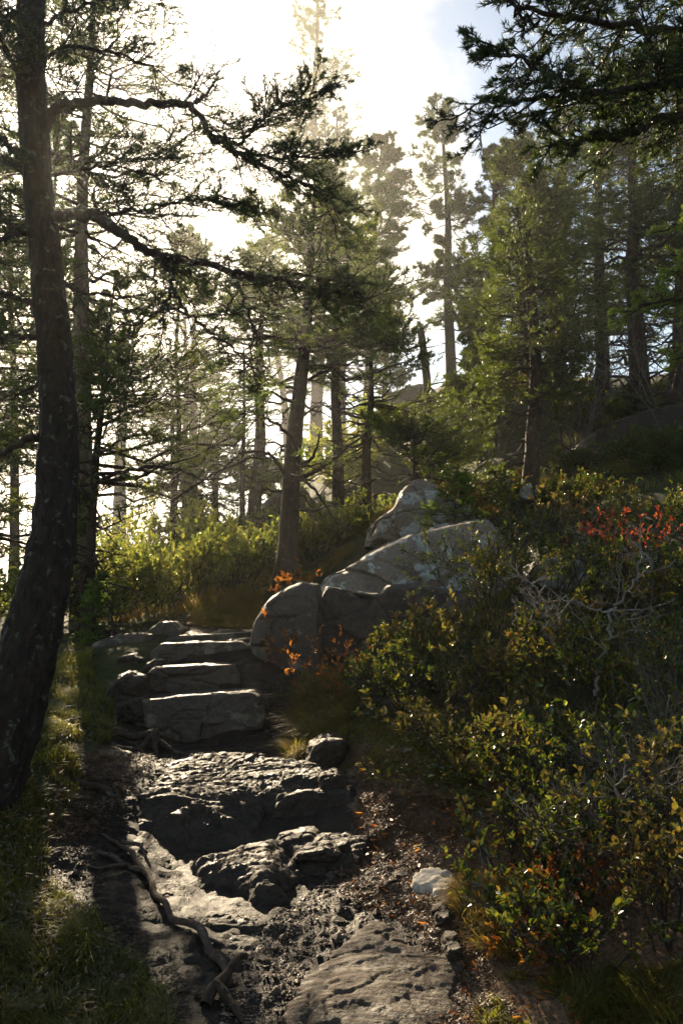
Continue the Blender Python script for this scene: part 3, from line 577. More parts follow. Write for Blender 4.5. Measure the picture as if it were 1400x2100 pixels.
def needles(rng, g, P, per, size, w, spread=0.75, t0=0.1, m=0, up=0.25):
    if len(P) == 0: return
    p, T = on_poly(rng, P, per, t0)
    r = rng.normal(0, 1, p.shape); r = nrm(r - (r * T).sum(1, keepdims=True) * T); r[:, 2] += up
    d = nrm(T * math.cos(spread) + r * math.sin(spread) * rng.uniform(.5, 1.3, (len(p), 1)))
    s = size * rng.uniform(.65, 1.25, (len(p), 1)); nn = nrm(np.cross(d, rng.normal(0, 1, p.shape))) * w * .5
    V = np.stack([p - nn * .7, p + nn * .7, p + d * s * .55 + nn, p + d * s], 1)
    b = np.arange(len(p))[:, None] * 4
    g.add(V, f4=b + np.array([[0, 1, 2, 3]]), m=m)
def taper(n, m, r0, r1):
    r0 = np.asarray(r0, float).reshape(-1, 1) * np.ones((n, 1)); r1 = np.asarray(r1, float).reshape(-1, 1) * np.ones((n, 1))
    s = np.linspace(0, 1, m)[None]; return r0 * (1 - s) + r1 * s

def conifer(base, top, rad, rt, cb=0.3, seed=1, n1=90, n2=11, n3=4, nn=7, ns=0.05, nw=0.012, style='spruce', name='spruce_tree', label='', group='spruces on the hillside', mf='needle', mt='bark', irregular=.35, gap=True, droop=.15, cpow=.8, side=None, twigk=3, dead=14, cover=0.35, bendx=0.0):
    """base, top: points; rad: crown radius; rt: trunk radius at the base"""
    rng = np.random.default_rng(seed); base = np.array(base, float); top = np.array(top, float)
    base[2] = min(base[2], hz(base[0], base[1])) - 0.05; H = np.linalg.norm(top - base)
    root = empty(name, base, label, 'tree', group)
    m = 30; s = np.linspace(0, 1, m)[:, None]; P = base + (top - base) * s
    wob = np.stack([fbm(np.stack([s[:, 0] * 3, s[:, 0] * 0 + seed, s[:, 0] * 0], 1), 2, seed + q) for q in (1, 2)], 1)
    P[:, :2] += wob * H * .016 * np.sin(s * math.pi) ; P[:, 0] += (np.sin(s[:, 0] * math.pi) * bendx)
    rr = rt * ((1 - s[:, 0]) ** .8 * .93 + .07) * (1 + .55 * np.exp(-s[:, 0] * H / .35)); P0 = P.copy(); P0[0, 2] -= .35
    X, f = noisy_tube(resample(P0, 60), np.interp(np.linspace(0, 1, 60), s[:, 0], rr), 12, seed, .14, 5); g = Geo(); g.add(X, f4=f)
    child('trunk', g, M[mt], root, True)
    # whorled primary branches
    t = cb + (1 - cb) * np.sort(rng.random(n1)) ** .95 * .985
    az = rng.random(n1) * 2 * math.pi
    ix = t * (m - 1); i = np.minimum(ix.astype(int), m - 2); fr = (ix - i)[:, None]; p = P[i] * (1 - fr) + P[i + 1] * fr
    u = (t - cb) / (1 - cb); prof = ((1 - u) ** cpow) * np.minimum(1, .55 + u * 2.2) * .93 + .07
    clump = 1 + irregular * vnoise(np.stack([np.cos(az) * 1.4, np.sin(az) * 1.4, t * H * .8], 1), seed) * 1.6
    L = rad * prof * np.clip(clump, .25, 1.8) * rng.uniform(.7, 1.15, n1)
    if side is not None: L = L * (1 + .5 * np.cos(az - side))
    el = (.55 * u - droop * 1.6 + rng.normal(0, .12, n1))
    d = np.stack([np.cos(az) * np.cos(el), np.sin(az) * np.cos(el), np.sin(el)], 1)
    kk = 7; q = np.linspace(0, 1, kk)[None, :, None]; B = p[:, None] + d[:, None] * q * L[:, None, None]
    B[:, :, 2] += (q[..., 0] ** 2 * (.28 * L[:, None]) - q[..., 0] * droop * L[:, None])
    B[:, 1:] += rng.normal(0, .035, (n1, kk - 1, 3)) * L[:, None, None]
    gw = Geo(); gn = Geo()
    r1 = rt * .22 * (1 - .75 * u) * np.clip(L / max(rad, .01), .5, 1.4) + .004
    tubes(gw, B, taper(n1, kk, r1, .003), 5 if twigk > 3 else 4)
    C, l2, t2 = children(rng, B, L, n2, .15, .98, .95, lambda t: .50 * (1.06 - t) + .10, .12, 5, .35, .05, droop * .5)
    if gap: kp = ~((in_gap(C[:, 1]) | in_gap(C[:, 3])) & (rng.random(len(C)) < .93)); C = C[kp]; l2 = l2[kp]; t2 = t2[kp]
    kp = np.ones(len(C), bool)
    tubes(gw, C, taper(len(C), 5, .0045 + .004 * l2, .002), twigk)
    Cf = C[kp]; lf = l2[kp]; tf = t2[kp]
    kp2 = (tf > cover * rng.random(len(tf)) * 1.6); Cf = Cf[kp2]; lf = lf[kp2]
    D, l3, _ = children(rng, Cf, lf, n3, .2, 1.0, .8, lambda t: .42 * (1.1 - t) + .16, .15, 3, .5, .05)
    l3 = np.maximum(l3, .03)
    if twigk > 3 or n3 < 6: tubes(gw, D, taper(len(D), 3, .003, .0015), 3)
    if gap and len(D): kpd = ~(in_gap(D[:, 1]) & (rng.random(len(D)) < .9)); D = D[kpd]
    needles(rng, gn, D, nn, ns, nw); needles(rng, gn, Cf, nn + 2, ns, nw, t0=.45)
    # dead lower branches
    if dead:
        td = cb * (.35 + .65 * rng.random(dead)); ad = rng.random(dead) * 2 * math.pi; Ld = rad * rng.uniform(.2, .75, dead)
        ix = td * (m - 1); i = ix.astype(int); pd_ = P[i]
        dd = np.stack([np.cos(ad), np.sin(ad), rng.normal(-.05, .25, dead)], 1)
        E = pd_[:, None] + dd[:, None] * q * Ld[:, None, None]; E[:, :, 2] -= q[..., 0] ** 2 * Ld[:, None] * .15; E[:, 1:] += rng.normal(0, .05, (dead, kk - 1, 3)) * Ld[:, None, None]
        tubes(gw, E, taper(dead, kk, rt * .14 + .004, .002), 4)
        F, l4, _ = children(rng, E, Ld, 7, .25, 1, .9, lambda t: .5 * (1.1 - t), -.1, 4, .5, .09)
        tubes(gw, F, taper(len(F), 4, .004, .0015), 3)
    cr = child('crown', gn, M[mf], root)
    L_ = np.array(root.location); gw.v = [v - L_ for v in gw.v]
    link('branches', gw.mesh('branches', M['twig']), cr)['kind'] = 'stuff'
    return root

def px_tree(bx, by, Yb, tx, ty, rad, rt, Yt=None, **kw):
    b = at(bx, by, Yb); b[2] = hz(b[0], b[1]); return conifer(b, at(tx, ty, Yt or Yb), rad, rt, **kw)

# ------------------------------------------------------------------ trees of the hillside, far to near
FAR = dict(n1=75, n2=10, n3=4, nn=9, ns=.085, nw=.021, dead=10)
MIDD = dict(n1=85, n2=11, n3=5, nn=7, ns=.065, nw=.019, dead=16)
NEAR = dict(n1=80, n2=13, n3=6, nn=9, ns=.04, nw=.010, dead=20)
T_ = [
 (1190,1015,11.3, 1195,930, .55,.03, dict(cb=.02, n1=45, n2=9, n3=5, nn=8, ns=.05, nw=.014, dead=0, label='small spruce sapling below the dark hillside boulder')),
 (1360,1040,9.6, 1365,900, .7,.035, dict(cb=.02, n1=50, n2=9, n3=5, nn=8, ns=.045, nw=.013, dead=0, label='young dark spruce at the right edge below the hillside boulder')),
 (1290,960,12.6, 1290,800, .7,.04, dict(cb=.02, n1=50, n2=9, n3=5, nn=8, ns=.055, nw=.016, dead=0, label='young spruce growing against the hillside boulder')),
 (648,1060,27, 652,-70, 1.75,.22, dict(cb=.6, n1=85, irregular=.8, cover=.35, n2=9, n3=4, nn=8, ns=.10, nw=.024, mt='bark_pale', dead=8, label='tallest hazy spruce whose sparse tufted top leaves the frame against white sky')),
 (700,1060,26, 690,225, 2.2,.2, dict(cb=.3, irregular=.5, label='hazy broad spruce beside the tallest one with its top below it', n1=90)),
 (600,1080,31, 545,455, 2.0,.18, dict(cb=.3, label='faint fogbound spruce with a pointed top seen in the bright gap')),
 (745,1065,19, 783,285, 1.0,.13, dict(cb=.42, n1=115, cpow=.45, irregular=.5, label='slim dark spruce left of the open blue sky gap', n2=11, ns=.085, nw=.022, nn=10)),
 (930,865,22, 907,205, 1.35,.17, dict(cb=.30, n1=95, cpow=.5, irregular=.9, droop=.2, ns=.10, nw=.024, nn=10, n2=12, n3=6, cover=.55, label='tall spruce with layered drooping tufts right of the blue sky gap')),
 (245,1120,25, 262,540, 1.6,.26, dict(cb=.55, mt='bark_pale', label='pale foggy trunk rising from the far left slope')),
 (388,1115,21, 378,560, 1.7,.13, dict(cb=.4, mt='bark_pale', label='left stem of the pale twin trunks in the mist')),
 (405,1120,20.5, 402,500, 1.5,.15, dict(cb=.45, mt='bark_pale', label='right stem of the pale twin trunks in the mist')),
 (358,1120,16, 352,760, 1.1,.09, dict(cb=.3, label='short dark spruce on the ridge left of the twin trunks')),
 (440,1125,16, 446,800, 1.1,.08, dict(cb=.2, label='short spruce on the ridge right of the twin trunks')),
 (520,1110,14.5, 545,500, 1.3,.13, dict(cb=.45, label='stout trunk standing behind and left of the central spruce')),
 (775,1000,22, 800,600, 1.0,.12, dict(cb=.1, n1=70, label='bushy spruce filling the space under the slim dark spruce')),
 (695,1165,12.5, 690,380, 1.2,.11, dict(cb=.5, label='straight trunk just right of the central spruce')),
 (1010,905,15, 1015,300, 1.0,.1, dict(cb=.25, n1=95, label='dense spruce directly right of the tall layered spruce')),
 (1080,875,19, 1065,240, 1.6,.16, dict(cb=.2, n1=58, label='pointed spruce top peeking above the dense right hand trees')),
 (1150,870,17, 1155,230, 2.0,.16, dict(cb=.2, n1=58, label='spruce at the back of the right hand trees under the overhanging bough')),
 (1235,850,16, 1225,130, 1.9,.15, dict(cb=.25, n1=58, label='spruce between the stout right trunk and its neighbour')),
 (1390,850,14, 1400,60, 2.0,.16, dict(cb=.25, n1=58, label='spruce at the far right edge behind the bright fir boughs')),
 (1470,850,12, 1480,0, 2.2,.17, dict(cb=.2, n1=80, label='spruce just beyond the right edge reaching into the frame')),
 (1130,800,24, 1120,330, 2.2,.18, dict(cb=.15, n1=58, label='distant spruce on the upper right crest')),
 (1300,780,25, 1300,250, 2.2,.18, dict(cb=.15, n1=58, label='distant spruce crowning the right hand crest')),
 (100,1150,13, 118,240, 1.7,.09, dict(cb=.3, n1=90, label='thin trunked spruce seen behind the big leaning trunk')),
 (-60,1200,9, -40,-150, 1.9,.12, dict(cb=.15, n1=120, label='dark spruce on the left edge behind the big leaning trunk')),
 (30,1190,15, 20,300, 1.8,.1, dict(cb=.3, n1=85, label='slender spruce far left above the bright sea mist')),
 (350,1160,13, 380,470, 1.6,.06, dict(cb=.3, n1=100, label='spruce right of the slim curved trunk with thin open crown')),
 (-120,1220,17, -140,150, 2.2,.14, dict(cb=.1, n1=80, label='spruce outside the left edge whose boughs reach in')),
]
for i, (bx, by, Yb, tx, ty, rad, rt, kw) in enumerate(T_):
    o = dict(FAR if Yb >= 18 else MIDD); o.update(kw); px_tree(bx, by, Yb, tx, ty, rad, rt, seed=100 + i, **o)
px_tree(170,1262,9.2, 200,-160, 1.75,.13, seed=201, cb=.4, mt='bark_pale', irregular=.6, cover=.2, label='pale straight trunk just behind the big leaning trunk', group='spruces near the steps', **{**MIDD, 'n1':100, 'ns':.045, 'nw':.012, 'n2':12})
px_tree(180,1290,8.1, 238,560, 1.3,.062, seed=202, cb=.28, irregular=.5, side=0.2, mf='needle', droop=.05, bendx=-.06, label='slim curved spruce with flat sunlit sprays beside the top of the steps', group='spruces near the steps', **{**NEAR, 'n1':70})
px_tree(580,1222,9.6, 650,360, 1.25,.135, seed=203, cb=.5, irregular=.6, droop=.1, label='stout central spruce trunk rising behind the rounded boulder', group='spruces near the steps', **{**MIDD, 'n1':55})
px_tree(1085,1015,11, 1060,290, 1.35,.12, seed=204, cb=.30, n1=120, n2=12, n3=5, nn=8, ns=.055, nw=.015, bendx=.15, label='slender curved trunk with a dense shady crown on the right slope', group='spruces near the steps', dead=20)
px_tree(1318,868,12.5, 1285,140, 1.7,.17, seed=205, cb=.30, n1=100, n2=11, n3=5, nn=8, ns=.06, nw=.017, label='stout straight trunk on the right among bare grey twigs', group='spruces near the steps', dead=30)
px_tree(850,1030,10.8, 850,880, 1.25,.05, seed=206, cb=.1, n1=60, n2=12, n3=6, nn=8, ns=.045, nw=.012, droop=.1, cpow=.25, label='low spreading shaded spruce above the lichened boulders', group='spruces near the steps', dead=6)
px_tree(930,1070,9.3, 935,955, .5,.02, seed=207, cb=.05, n1=40, n2=10, n3=5, nn=8, ns=.03, nw=.009, mf='needle_bright', label='small green spruce sapling behind the largest boulder', group='spruces near the steps', dead=0)
px_tree(990,955,13.4, 978,620, .75,.09, seed=208, cb=.35, label='thin leaning spruce with flared roots on the slope', group='spruces near the steps', **MIDD)
px_tree(500,1000,13.0, 500,700, .9,.06, seed=209, cb=.1, label='small feathery spruce left of the central trunk', group='spruces near the steps', **{**MIDD,'n1':60})
px_tree(750,1100,11.5, 762,640, 1.1,.09, seed=210, cb=.4, label='dark trunk behind the upright lichened boulder', group='spruces near the steps', **MIDD)
px_tree(240,1300,7.6, 215,1180, .5,.02, seed=211, cb=.02, n1=40, n2=9, n3=5, nn=9, ns=.028, nw=.008, mf='needle_bright', label='tiny young fir at the foot of the slim curved spruce', group='spruces near the steps', dead=0)
# broken snag
b = on(877, 880, 17); tp = at(862, 674, 17); root = empty('dead_snag', b, 'bare broken snag standing on the skyline in the bright gap', 'dead tree')
g = Geo(); P = resample(np.array([b - [0, 0, .3], b * .5 + tp * .5 + [.06, 0, 0], tp]), 26); X, f = noisy_tube(P, np.linspace(.10, .07, 26), 10, 5, .2, 5); g.add(X, f4=f); child('trunk', g, M['bark'], root, True)
for i, (ha, l, az) in enumerate([(.25, .5, 3.0), (.42, .7, 0.3), (.62, .35, 2.8), (.8, .4, .5)]):
    rng = np.random.default_rng(i); p = b * (1 - ha) + tp * ha; d = np.array([math.cos(az), .3, .25]); s = np.linspace(0, 1, 7)[:, None]
    g = Geo(); tubes(g, (p + d * s * l + rng.normal(0, .02, (7, 3)) * s)[None], taper(1, 7, .022, .005), 5); child('branch', g, M['bark'], root, True)

# ------------------------------------------------------------------ the big leaning spruce at the left
def spray(rng, root, lines, mneedle, mtw, ns, nw, n2=10, n3=6, nn=18, l2=.55, cover=.5, droop=.1, curve=.1, parts='branch', k=8, gap=False, bare=0.0, t0=.12, flat=.45, l3=.45, barn=0):
    """limbs given as pixel lines with their distance; each becomes a branch part with its foliage as a sub-part"""
    out = []
    for q, (pts, r0, r1, *o) in enumerate(lines):
        o = o[0] if o else {}
        P = np.array([at(*p) for p in pts]); P = resample(P, max(12, len(pts) * 6)); n = len(P)
        P[1:] += rng.normal(0, .008, (n - 1, 3)); Ltot = np.linalg.norm(np.diff(P, axis=0), axis=1).sum()
        g = Geo(); X, f = noisy_tube(P, np.linspace(r0, r1, n), k, int(rng.integers(999)), .22, 18); g.add(X, f4=f)
        _l2 = o.get('l2', l2); _n2 = max(3, int(o.get('n2', n2) * Ltot)); cv = o.get('cover', cover); _b = o.get('bare', bare)
        C, lc, tc_ = children(rng, P[None], np.array([1.0]), _n2, o.get('t0', t0), 1.0, .9, lambda t: _l2 * (1.15 - .75 * t), curve, 6, flat, .06, o.get('droop', droop))
        if gap: kp = ~((in_gap(C[:, 2]) | in_gap(C[:, 4])) & (rng.random(len(C)) < .85)); C = C[kp]; lc = lc[kp]; tc_ = tc_[kp]
        tubes(g, C, taper(len(C), 6, .0035 + .006 * lc, .0018), 4)
        D, ld, td = children(rng, C, lc, n3, .12, 1.0, .8, lambda t: l3 * (1.1 - .7 * t) + .06, curve, 5, flat, .07, droop * .5)
        tubes(g, D, taper(len(D), 5, .0026, .0013), 3)
        E, le, te = children(rng, D, ld, 4, .2, 1.0, .75, lambda t: .45 * (1.1 - t) + .18, curve, 3, .6, .06)
        tubes(g, E, taper(len(E), 3, .0017, .0011), 3)
        L_ = np.array(root.location); g.v = [v - L_ for v in g.v]
        b = link(parts, g.mesh(parts, M[mtw], True), root)
        gn = Geo()
        # some whole branchlets are dead and bare, the living ones carry needles on their outer part
        alive = np.repeat(rng.random(len(C)) > _b, n3) & (td > cv * rng.random(len(D))) & (np.repeat(tc_, n3) > cv * .6 * rng.random(len(D)))
        Da = D[alive]; Ea = E[np.repeat(alive, 4)]
        if gap and len(Ea): Ea = Ea[~(in_gap(Ea[:, 1]) & (rng.random(len(Ea)) < .85))]
        needles(rng, gn, Da, nn, ns, nw, .8, .25); needles(rng, gn, Ea, max(4, int(nn * .6)), ns, nw, .8, 0.05)
        if gn.n:
            gn.v = [v - L_ for v in gn.v]; link('foliage', gn.mesh('foliage', M[mneedle]), b)['kind'] = 'stuff'
        out.append(b)
    return out
rng = np.random.default_rng(7)
bp = [(-62,1700,4.3),(-30,1610,4.4),(15,1480,4.45),(62,1330,4.5),(92,1200,4.55),(112,1090,4.58),(120,980,4.6),(121,860,4.6),(116,740,4.6),(103,620,4.6),(92,500,4.6),(81,400,4.6),(70,300,4.6),(64,200,4.6),(64,100,4.6),(64,0,4.6),(60,-150,4.6),(55,-400,4.6),(52,-700,4.6)]
base = np.array(at(*bp[1])); base[2] = hz(base[0], base[1])
big = empty('spruce_tree', base, 'massive dark lichen spotted trunk leaning into the frame at the left with long bare limbs', 'tree')
P = resample(np.array([at(*p) for p in bp]), 220)
pxw = np.interp(np.linspace(0, 1, 220), [0, .06, .12, .2, .3, .5, .72, 1], [150, 128, 116, 92, 74, 64, 56, 40]) / 1750 * 4.6 / 2
X, f = noisy_tube(resample(P, 520, 3), np.interp(np.linspace(0, 1, 520), np.linspace(0, 1, 220), pxw), 110, 3, .17, 11); g = Geo(); g.add(X, f4=f); L_ = np.array(big.location); g.v = [v - L_ for v in g.v]
link('trunk', g.mesh('trunk', M['bark_dark'], True), big)
spray(rng, big, [
 ([(92,268,4.6),(108,225,4.55),(128,213,4.5),(210,205,4.45),(300,212,4.4),(400,213,4.4),(412,235,4.4),(425,272,4.35),(475,312,4.3),(560,352,4.3),(640,385,4.25),(700,432,4.2)], .030,.006, dict(t0=.42,cover=.3,bare=.2,n2=17,l2=.5,droop=.05)),
 ([(400,213,4.4),(418,196,4.4),(436,172,4.4),(450,145,4.4)], .012,.004, dict(n2=10,l2=.18,bare=1)),
 ([(430,280,4.35),(490,300,4.3),(520,260,4.25),(560,225,4.2),(620,205,4.15),(660,185,4.1)], .012,.004, dict(cover=.1,l2=.32,n2=20,t0=.3,droop=-.1)),
 ([(470,310,4.3),(540,320,4.25),(610,325,4.2),(680,320,4.15),(735,310,4.1)], .011,.003, dict(cover=.25,l2=.3,n2=15,t0=.2)),
 ([(112,445,4.55),(185,438,4.5),(250,480,4.45),(320,524,4.4),(400,537,4.35),(470,552,4.3),(560,570,4.2),(640,595,4.1),(745,608,4.05)], .034,.006, dict(t0=.22,cover=.3,bare=.12,n2=15,l2=.45)),
 ([(318,524,4.4),(348,560,4.38),(352,600,4.35),(330,632,4.35),(290,660,4.4),(250,700,4.4)], .014,.004, dict(bare=.6,n2=11,l2=.35)),
 ([(352,590,4.35),(390,650,4.3),(440,690,4.3),(500,730,4.25),(540,790,4.25)], .011,.003, dict(bare=.75,n2=14,l2=.34)),
 ([(470,552,4.3),(500,610,4.25),(520,680,4.2),(510,760,4.2)], .009,.003, dict(bare=.85,n2=14,l2=.3)),
 ([(560,570,4.2),(620,560,4.1),(680,575,4.05),(740,600,4.0)], .008,.003, dict(cover=.0,n2=26,l2=.2,t0=.3,droop=-.05)),
 ([(190,440,4.5),(260,435,4.4),(340,420,4.35),(430,400,4.3),(520,420,4.25)], .012,.004, dict(cover=.1,n2=20,l2=.36)),
 ([(105,360,4.6),(180,345,4.7),(280,330,4.8),(360,300,4.9)], .012,.004, dict(cover=.15,n2=18,l2=.45)),
 ([(75,120,4.6),(140,95,4.6),(230,105,4.65),(320,140,4.7),(360,170,4.7)], .013,.004, dict(cover=.3,bare=.4,n2=12,l2=.42)),
 ([(70,60,4.6),(150,20,4.7),(260,-10,4.8),(340,0,4.9)], .014,.005, dict(cover=.3,bare=.3,n2=12,l2=.45)),
 ([(60,330,4.6),(28,305,4.5),(-10,275,4.4),(-70,230,4.3)], .024,.012, dict(n2=9,l2=.4,cover=.2)),
 ([(80,480,4.6),(40,478,4.5),(0,492,4.4),(-60,500,4.3)], .018,.01, dict(n2=8,l2=.35,cover=.4,bare=.5)),
 ([(95,640,4.6),(60,622,4.55),(20,604,4.5),(-40,590,4.4)], .017,.01, dict(n2=9,l2=.4,bare=.4)),
 ([(95,694,4.6),(40,690,4.5),(-20,692,4.45)], .017,.012, dict(n2=8,l2=.3,bare=.7)),
 ([(100,890,4.6),(60,900,4.55),(20,922,4.5),(-40,950,4.4)], .02,.012, dict(n2=8,l2=.35,bare=.7)),
 ([(130,1150,4.58),(160,1150,4.6),(185,1165,4.65),(200,1155,4.7)], .018,.008, dict(n2=6,l2=.15,bare=1)),
 ([(60,180,4.55),(20,120,4.4),(-10,60,4.3),(-60,0,4.2)], .016,.006, dict(cover=.0,n2=16,l2=.45,t0=.0)),
 ([(65,40,4.5),(30,20,4.4),(0,40,4.3),(-40,60,4.2)], .014,.005, dict(cover=.0,n2=18,l2=.35,t0=.0)),
 ([(70,160,4.5),(90,140,4.4),(110,110,4.3)], .008,.004, dict(cover=.0,n2=24,l2=.25,t0=.0)),
 ([(100,560,4.65),(160,600,4.8),(240,610,5.0),(330,600,5.1)], .012,.004, dict(cover=.3,n2=11,l2=.45,bare=.3)),
 ([(110,760,4.65),(60,800,4.9),(0,830,5.0)], .01,.004, dict(cover=.3,n2=11,l2=.4,bare=.3)),
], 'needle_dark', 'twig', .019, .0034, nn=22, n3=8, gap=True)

# ------------------------------------------------------------------ boughs reaching in from trees beyond the right edge
def side_tree(px, py, Yb, rt, label, group='trees beyond the right edge'):
    b = at(px, py, Yb); b[2] = hz(b[0], b[1]); root = empty('spruce_tree', b, label, 'tree', group)
    P = resample(np.array([b - [0, 0, .3], b + [.03, 0, 2.0], b + [.0, .05, 4.5], b + [.05, 0, 8]]), 60); X, f = noisy_tube(P, np.linspace(rt * 1.2, rt * .5, 60), 20, 8, .12, 7)
    g = Geo(); g.add(X, f4=f); child('trunk', g, M['bark'], root, True); return root
tr = side_tree(1640, 1500, 3.0, .13, 'near dark spruce at the top right whose heavy needled boughs hang into the frame')
rng = np.random.default_rng(21)
spray(rng, tr, [
 ([(1640,160,3.0),(1500,190,2.9),(1400,165,2.8),(1300,185,2.7),(1200,190,2.6),(1110,205,2.55),(1040,200,2.5),(975,210,2.5)], .028,.004, dict(l2=.34,n2=24)),
 ([(1200,185,2.6),(1120,150,2.55),(1050,115,2.5),(985,80,2.5)], .01,.003, dict(l2=.17,n2=30)),
 ([(1640,60,3.0),(1450,70,2.8),(1330,60,2.7),(1210,45,2.6),(1100,30,2.5),(1040,0,2.5)], .024,.006, dict(l2=.34,n2=24,bare=.15)),
 ([(1100,55,2.5),(1075,35,2.48),(1045,5,2.46),(1020,-20,2.45)], .006,.003, dict(l2=.06,n2=14,bare=1)),
 ([(1640,220,3.0),(1500,210,2.9),(1400,232,2.8),(1330,255,2.75),(1260,285,2.7),(1180,285,2.7),(1130,300,2.65)], .024,.005, dict(l2=.26,n2=26,droop=.05,t0=.0)),
 ([(1640,-60,3.0),(1450,-30,2.8),(1300,-40,2.7),(1180,-30,2.6)], .022,.006, dict(l2=.42,n2=26)),
 ([(1640,120,3.1),(1500,110,2.9),(1380,110,2.75),(1300,130,2.65)], .02,.005, dict(l2=.36,n2=26)),
 ([(1640,300,3.2),(1500,250,2.95),(1400,205,2.85)], .02,.01, dict(l2=.25,n2=18)),
], 'needle_dark', 'twig', .019, .0032, nn=20, n3=7, k=10, droop=.2, cover=.12, l3=.42, t0=.03, flat=.5)
tr = side_tree(1700, 1400, 4.2, .11, 'bright green fir at the right edge with tufted boughs at mid height')
rng = np.random.default_rng(22)
spray(rng, tr, [
 ([(1700,560,4.2),(1550,590,4.0),(1430,610,3.9),(1350,620,3.8),(1280,632,3.8)], .018,.004, dict(l2=.3,n2=22)),
 ([(1700,430,4.2),(1520,440,4.0),(1420,455,3.9),(1375,462,3.85)], .014,.004, dict(l2=.24,n2=22)),
 ([(1700,500,4.2),(1540,520,4.0),(1440,545,3.9),(1370,560,3.85)], .014,.004, dict(l2=.25,n2=20)),
 ([(1700,680,4.2),(1560,690,4.0),(1450,720,3.9),(1385,735,3.85)], .014,.004, dict(l2=.26,n2=20)),
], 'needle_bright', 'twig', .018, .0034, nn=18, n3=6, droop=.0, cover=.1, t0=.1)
# bright boughs of the central spruce
ct = bpy.data.objects['spruce_tree.028'] if 'spruce_tree.028' in bpy.data.objects else None
for o in S.objects:
    if o.get('label', '').startswith('stout central spruce'): ct = o
rng = np.random.default_rng(23)
spray(rng, ct, [
 ([(612,940,9.6),(600,900,9.1),(570,870,8.7),(530,850,8.3),(500,835,8.0)], .028,.008, dict(l2=.55,n2=13)),
 ([(605,960,9.6),(640,940,9.2),(650,915,8.8),(655,890,8.5)], .024,.008, dict(l2=.5,n2=13)),
 ([(590,985,9.6),(560,935,9.4),(530,925,9.2),(490,930,9.0),(440,975,8.8)], .026,.006, dict(l2=.5,n2=8,bare=.6,cover=.5)),
 ([(612,985,9.6),(660,960,9.3),(720,910,9.1),(760,885,9.0)], .03,.008, dict(l2=.45,n2=8,bare=.6,cover=.5)),
 ([(612,975,9.6),(650,1010,9.5),(690,1070,9.4),(720,1090,9.3)], .02,.006, dict(l2=.4,n2=8,bare=.8)),
 ([(622,800,9.6),(580,790,9.3),(520,790,9.0),(470,800,8.7)], .022,.006, dict(l2=.5,n2=12,cover=.3,bare=.2)),
 ([(630,780,9.6),(690,750,9.3),(740,740,9.0)], .022,.006, dict(l2=.5,n2=9,cover=.4,bare=.3)),
 ([(635,700,9.6),(560,690,9.2),(480,700,8.8),(420,740,8.6)], .02,.006, dict(l2=.55,n2=11,cover=.3,bare=.2)),
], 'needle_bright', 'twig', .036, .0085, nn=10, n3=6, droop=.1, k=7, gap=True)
for o in S.objects:
    if o.get('label', '').startswith('slim curved spruce'): st = o
spray(rng, st, [
 ([(205,985,8.1),(260,965,7.9),(310,955,7.8),(365,962,7.7),(420,985,7.6),(490,975,7.5)], .022,.005, dict(l2=.5,n2=12,cover=.3)),
 ([(205,930,8.1),(250,900,7.9),(310,890,7.7),(370,905,7.6)], .018,.005, dict(l2=.5,n2=13,cover=.1)),
 ([(203,1010,8.1),(150,1020,8.0),(90,1050,7.9)], .014,.005, dict(l2=.4,n2=11,cover=.2)),
 ([(205,860,8.1),(270,830,7.9),(350,810,7.7),(400,815,7.6)], .018,.005, dict(l2=.5,n2=12,cover=.2)),
 ([(190,1290,8.05),(178,1240,8.0),(165,1200,7.95),(180,1170,7.9),(200,1150,7.9)], .035,.02, dict(l2=.3,n2=3,bare=1)),
], 'needle', 'twig', .032, .0075, nn=10, n3=6, droop=.05, k=7, gap=True)

# ------------------------------------------------------------------ leafy shrubs
def leaf_quads(rng, g, p, d, size, width, m=0, fold=.25):
    """folded oval leaves: p base points, d directions"""
    n = len(p); 
    if n == 0: return
    up = nrm(rng.normal(0, .55, (n, 3)) + UP); s = nrm(np.cross(d, up)); nn = np.cross(s, d)
    l = size * np.clip(rng.lognormal(-.15, .38, (n, 1)), .3, 1.6); w = l * width
    b = p; tip = p + d * l - nn * l * rng.uniform(-.05, .22, (n, 1)); up_ = nn * l * fold * rng.uniform(.2, 1.2, (n, 1))
    l1 = p + d * l * .3 + s * w * .85 + up_ * .7; l2 = p + d * l * .7 + s * w * .75 + up_ * .5
    r1 = p + d * l * .3 - s * w * .85 + up_ * .7; r2 = p + d * l * .7 - s * w * .75 + up_ * .5
    V = np.stack([b, l1, l2, tip, r2, r1], 1); k = np.arange(n)[:, None] * 6
    g.add(V, f4=np.concatenate([k + np.array([[0, 3, 2, 1]]), k + np.array([[0, 5, 4, 3]])]), m=m)
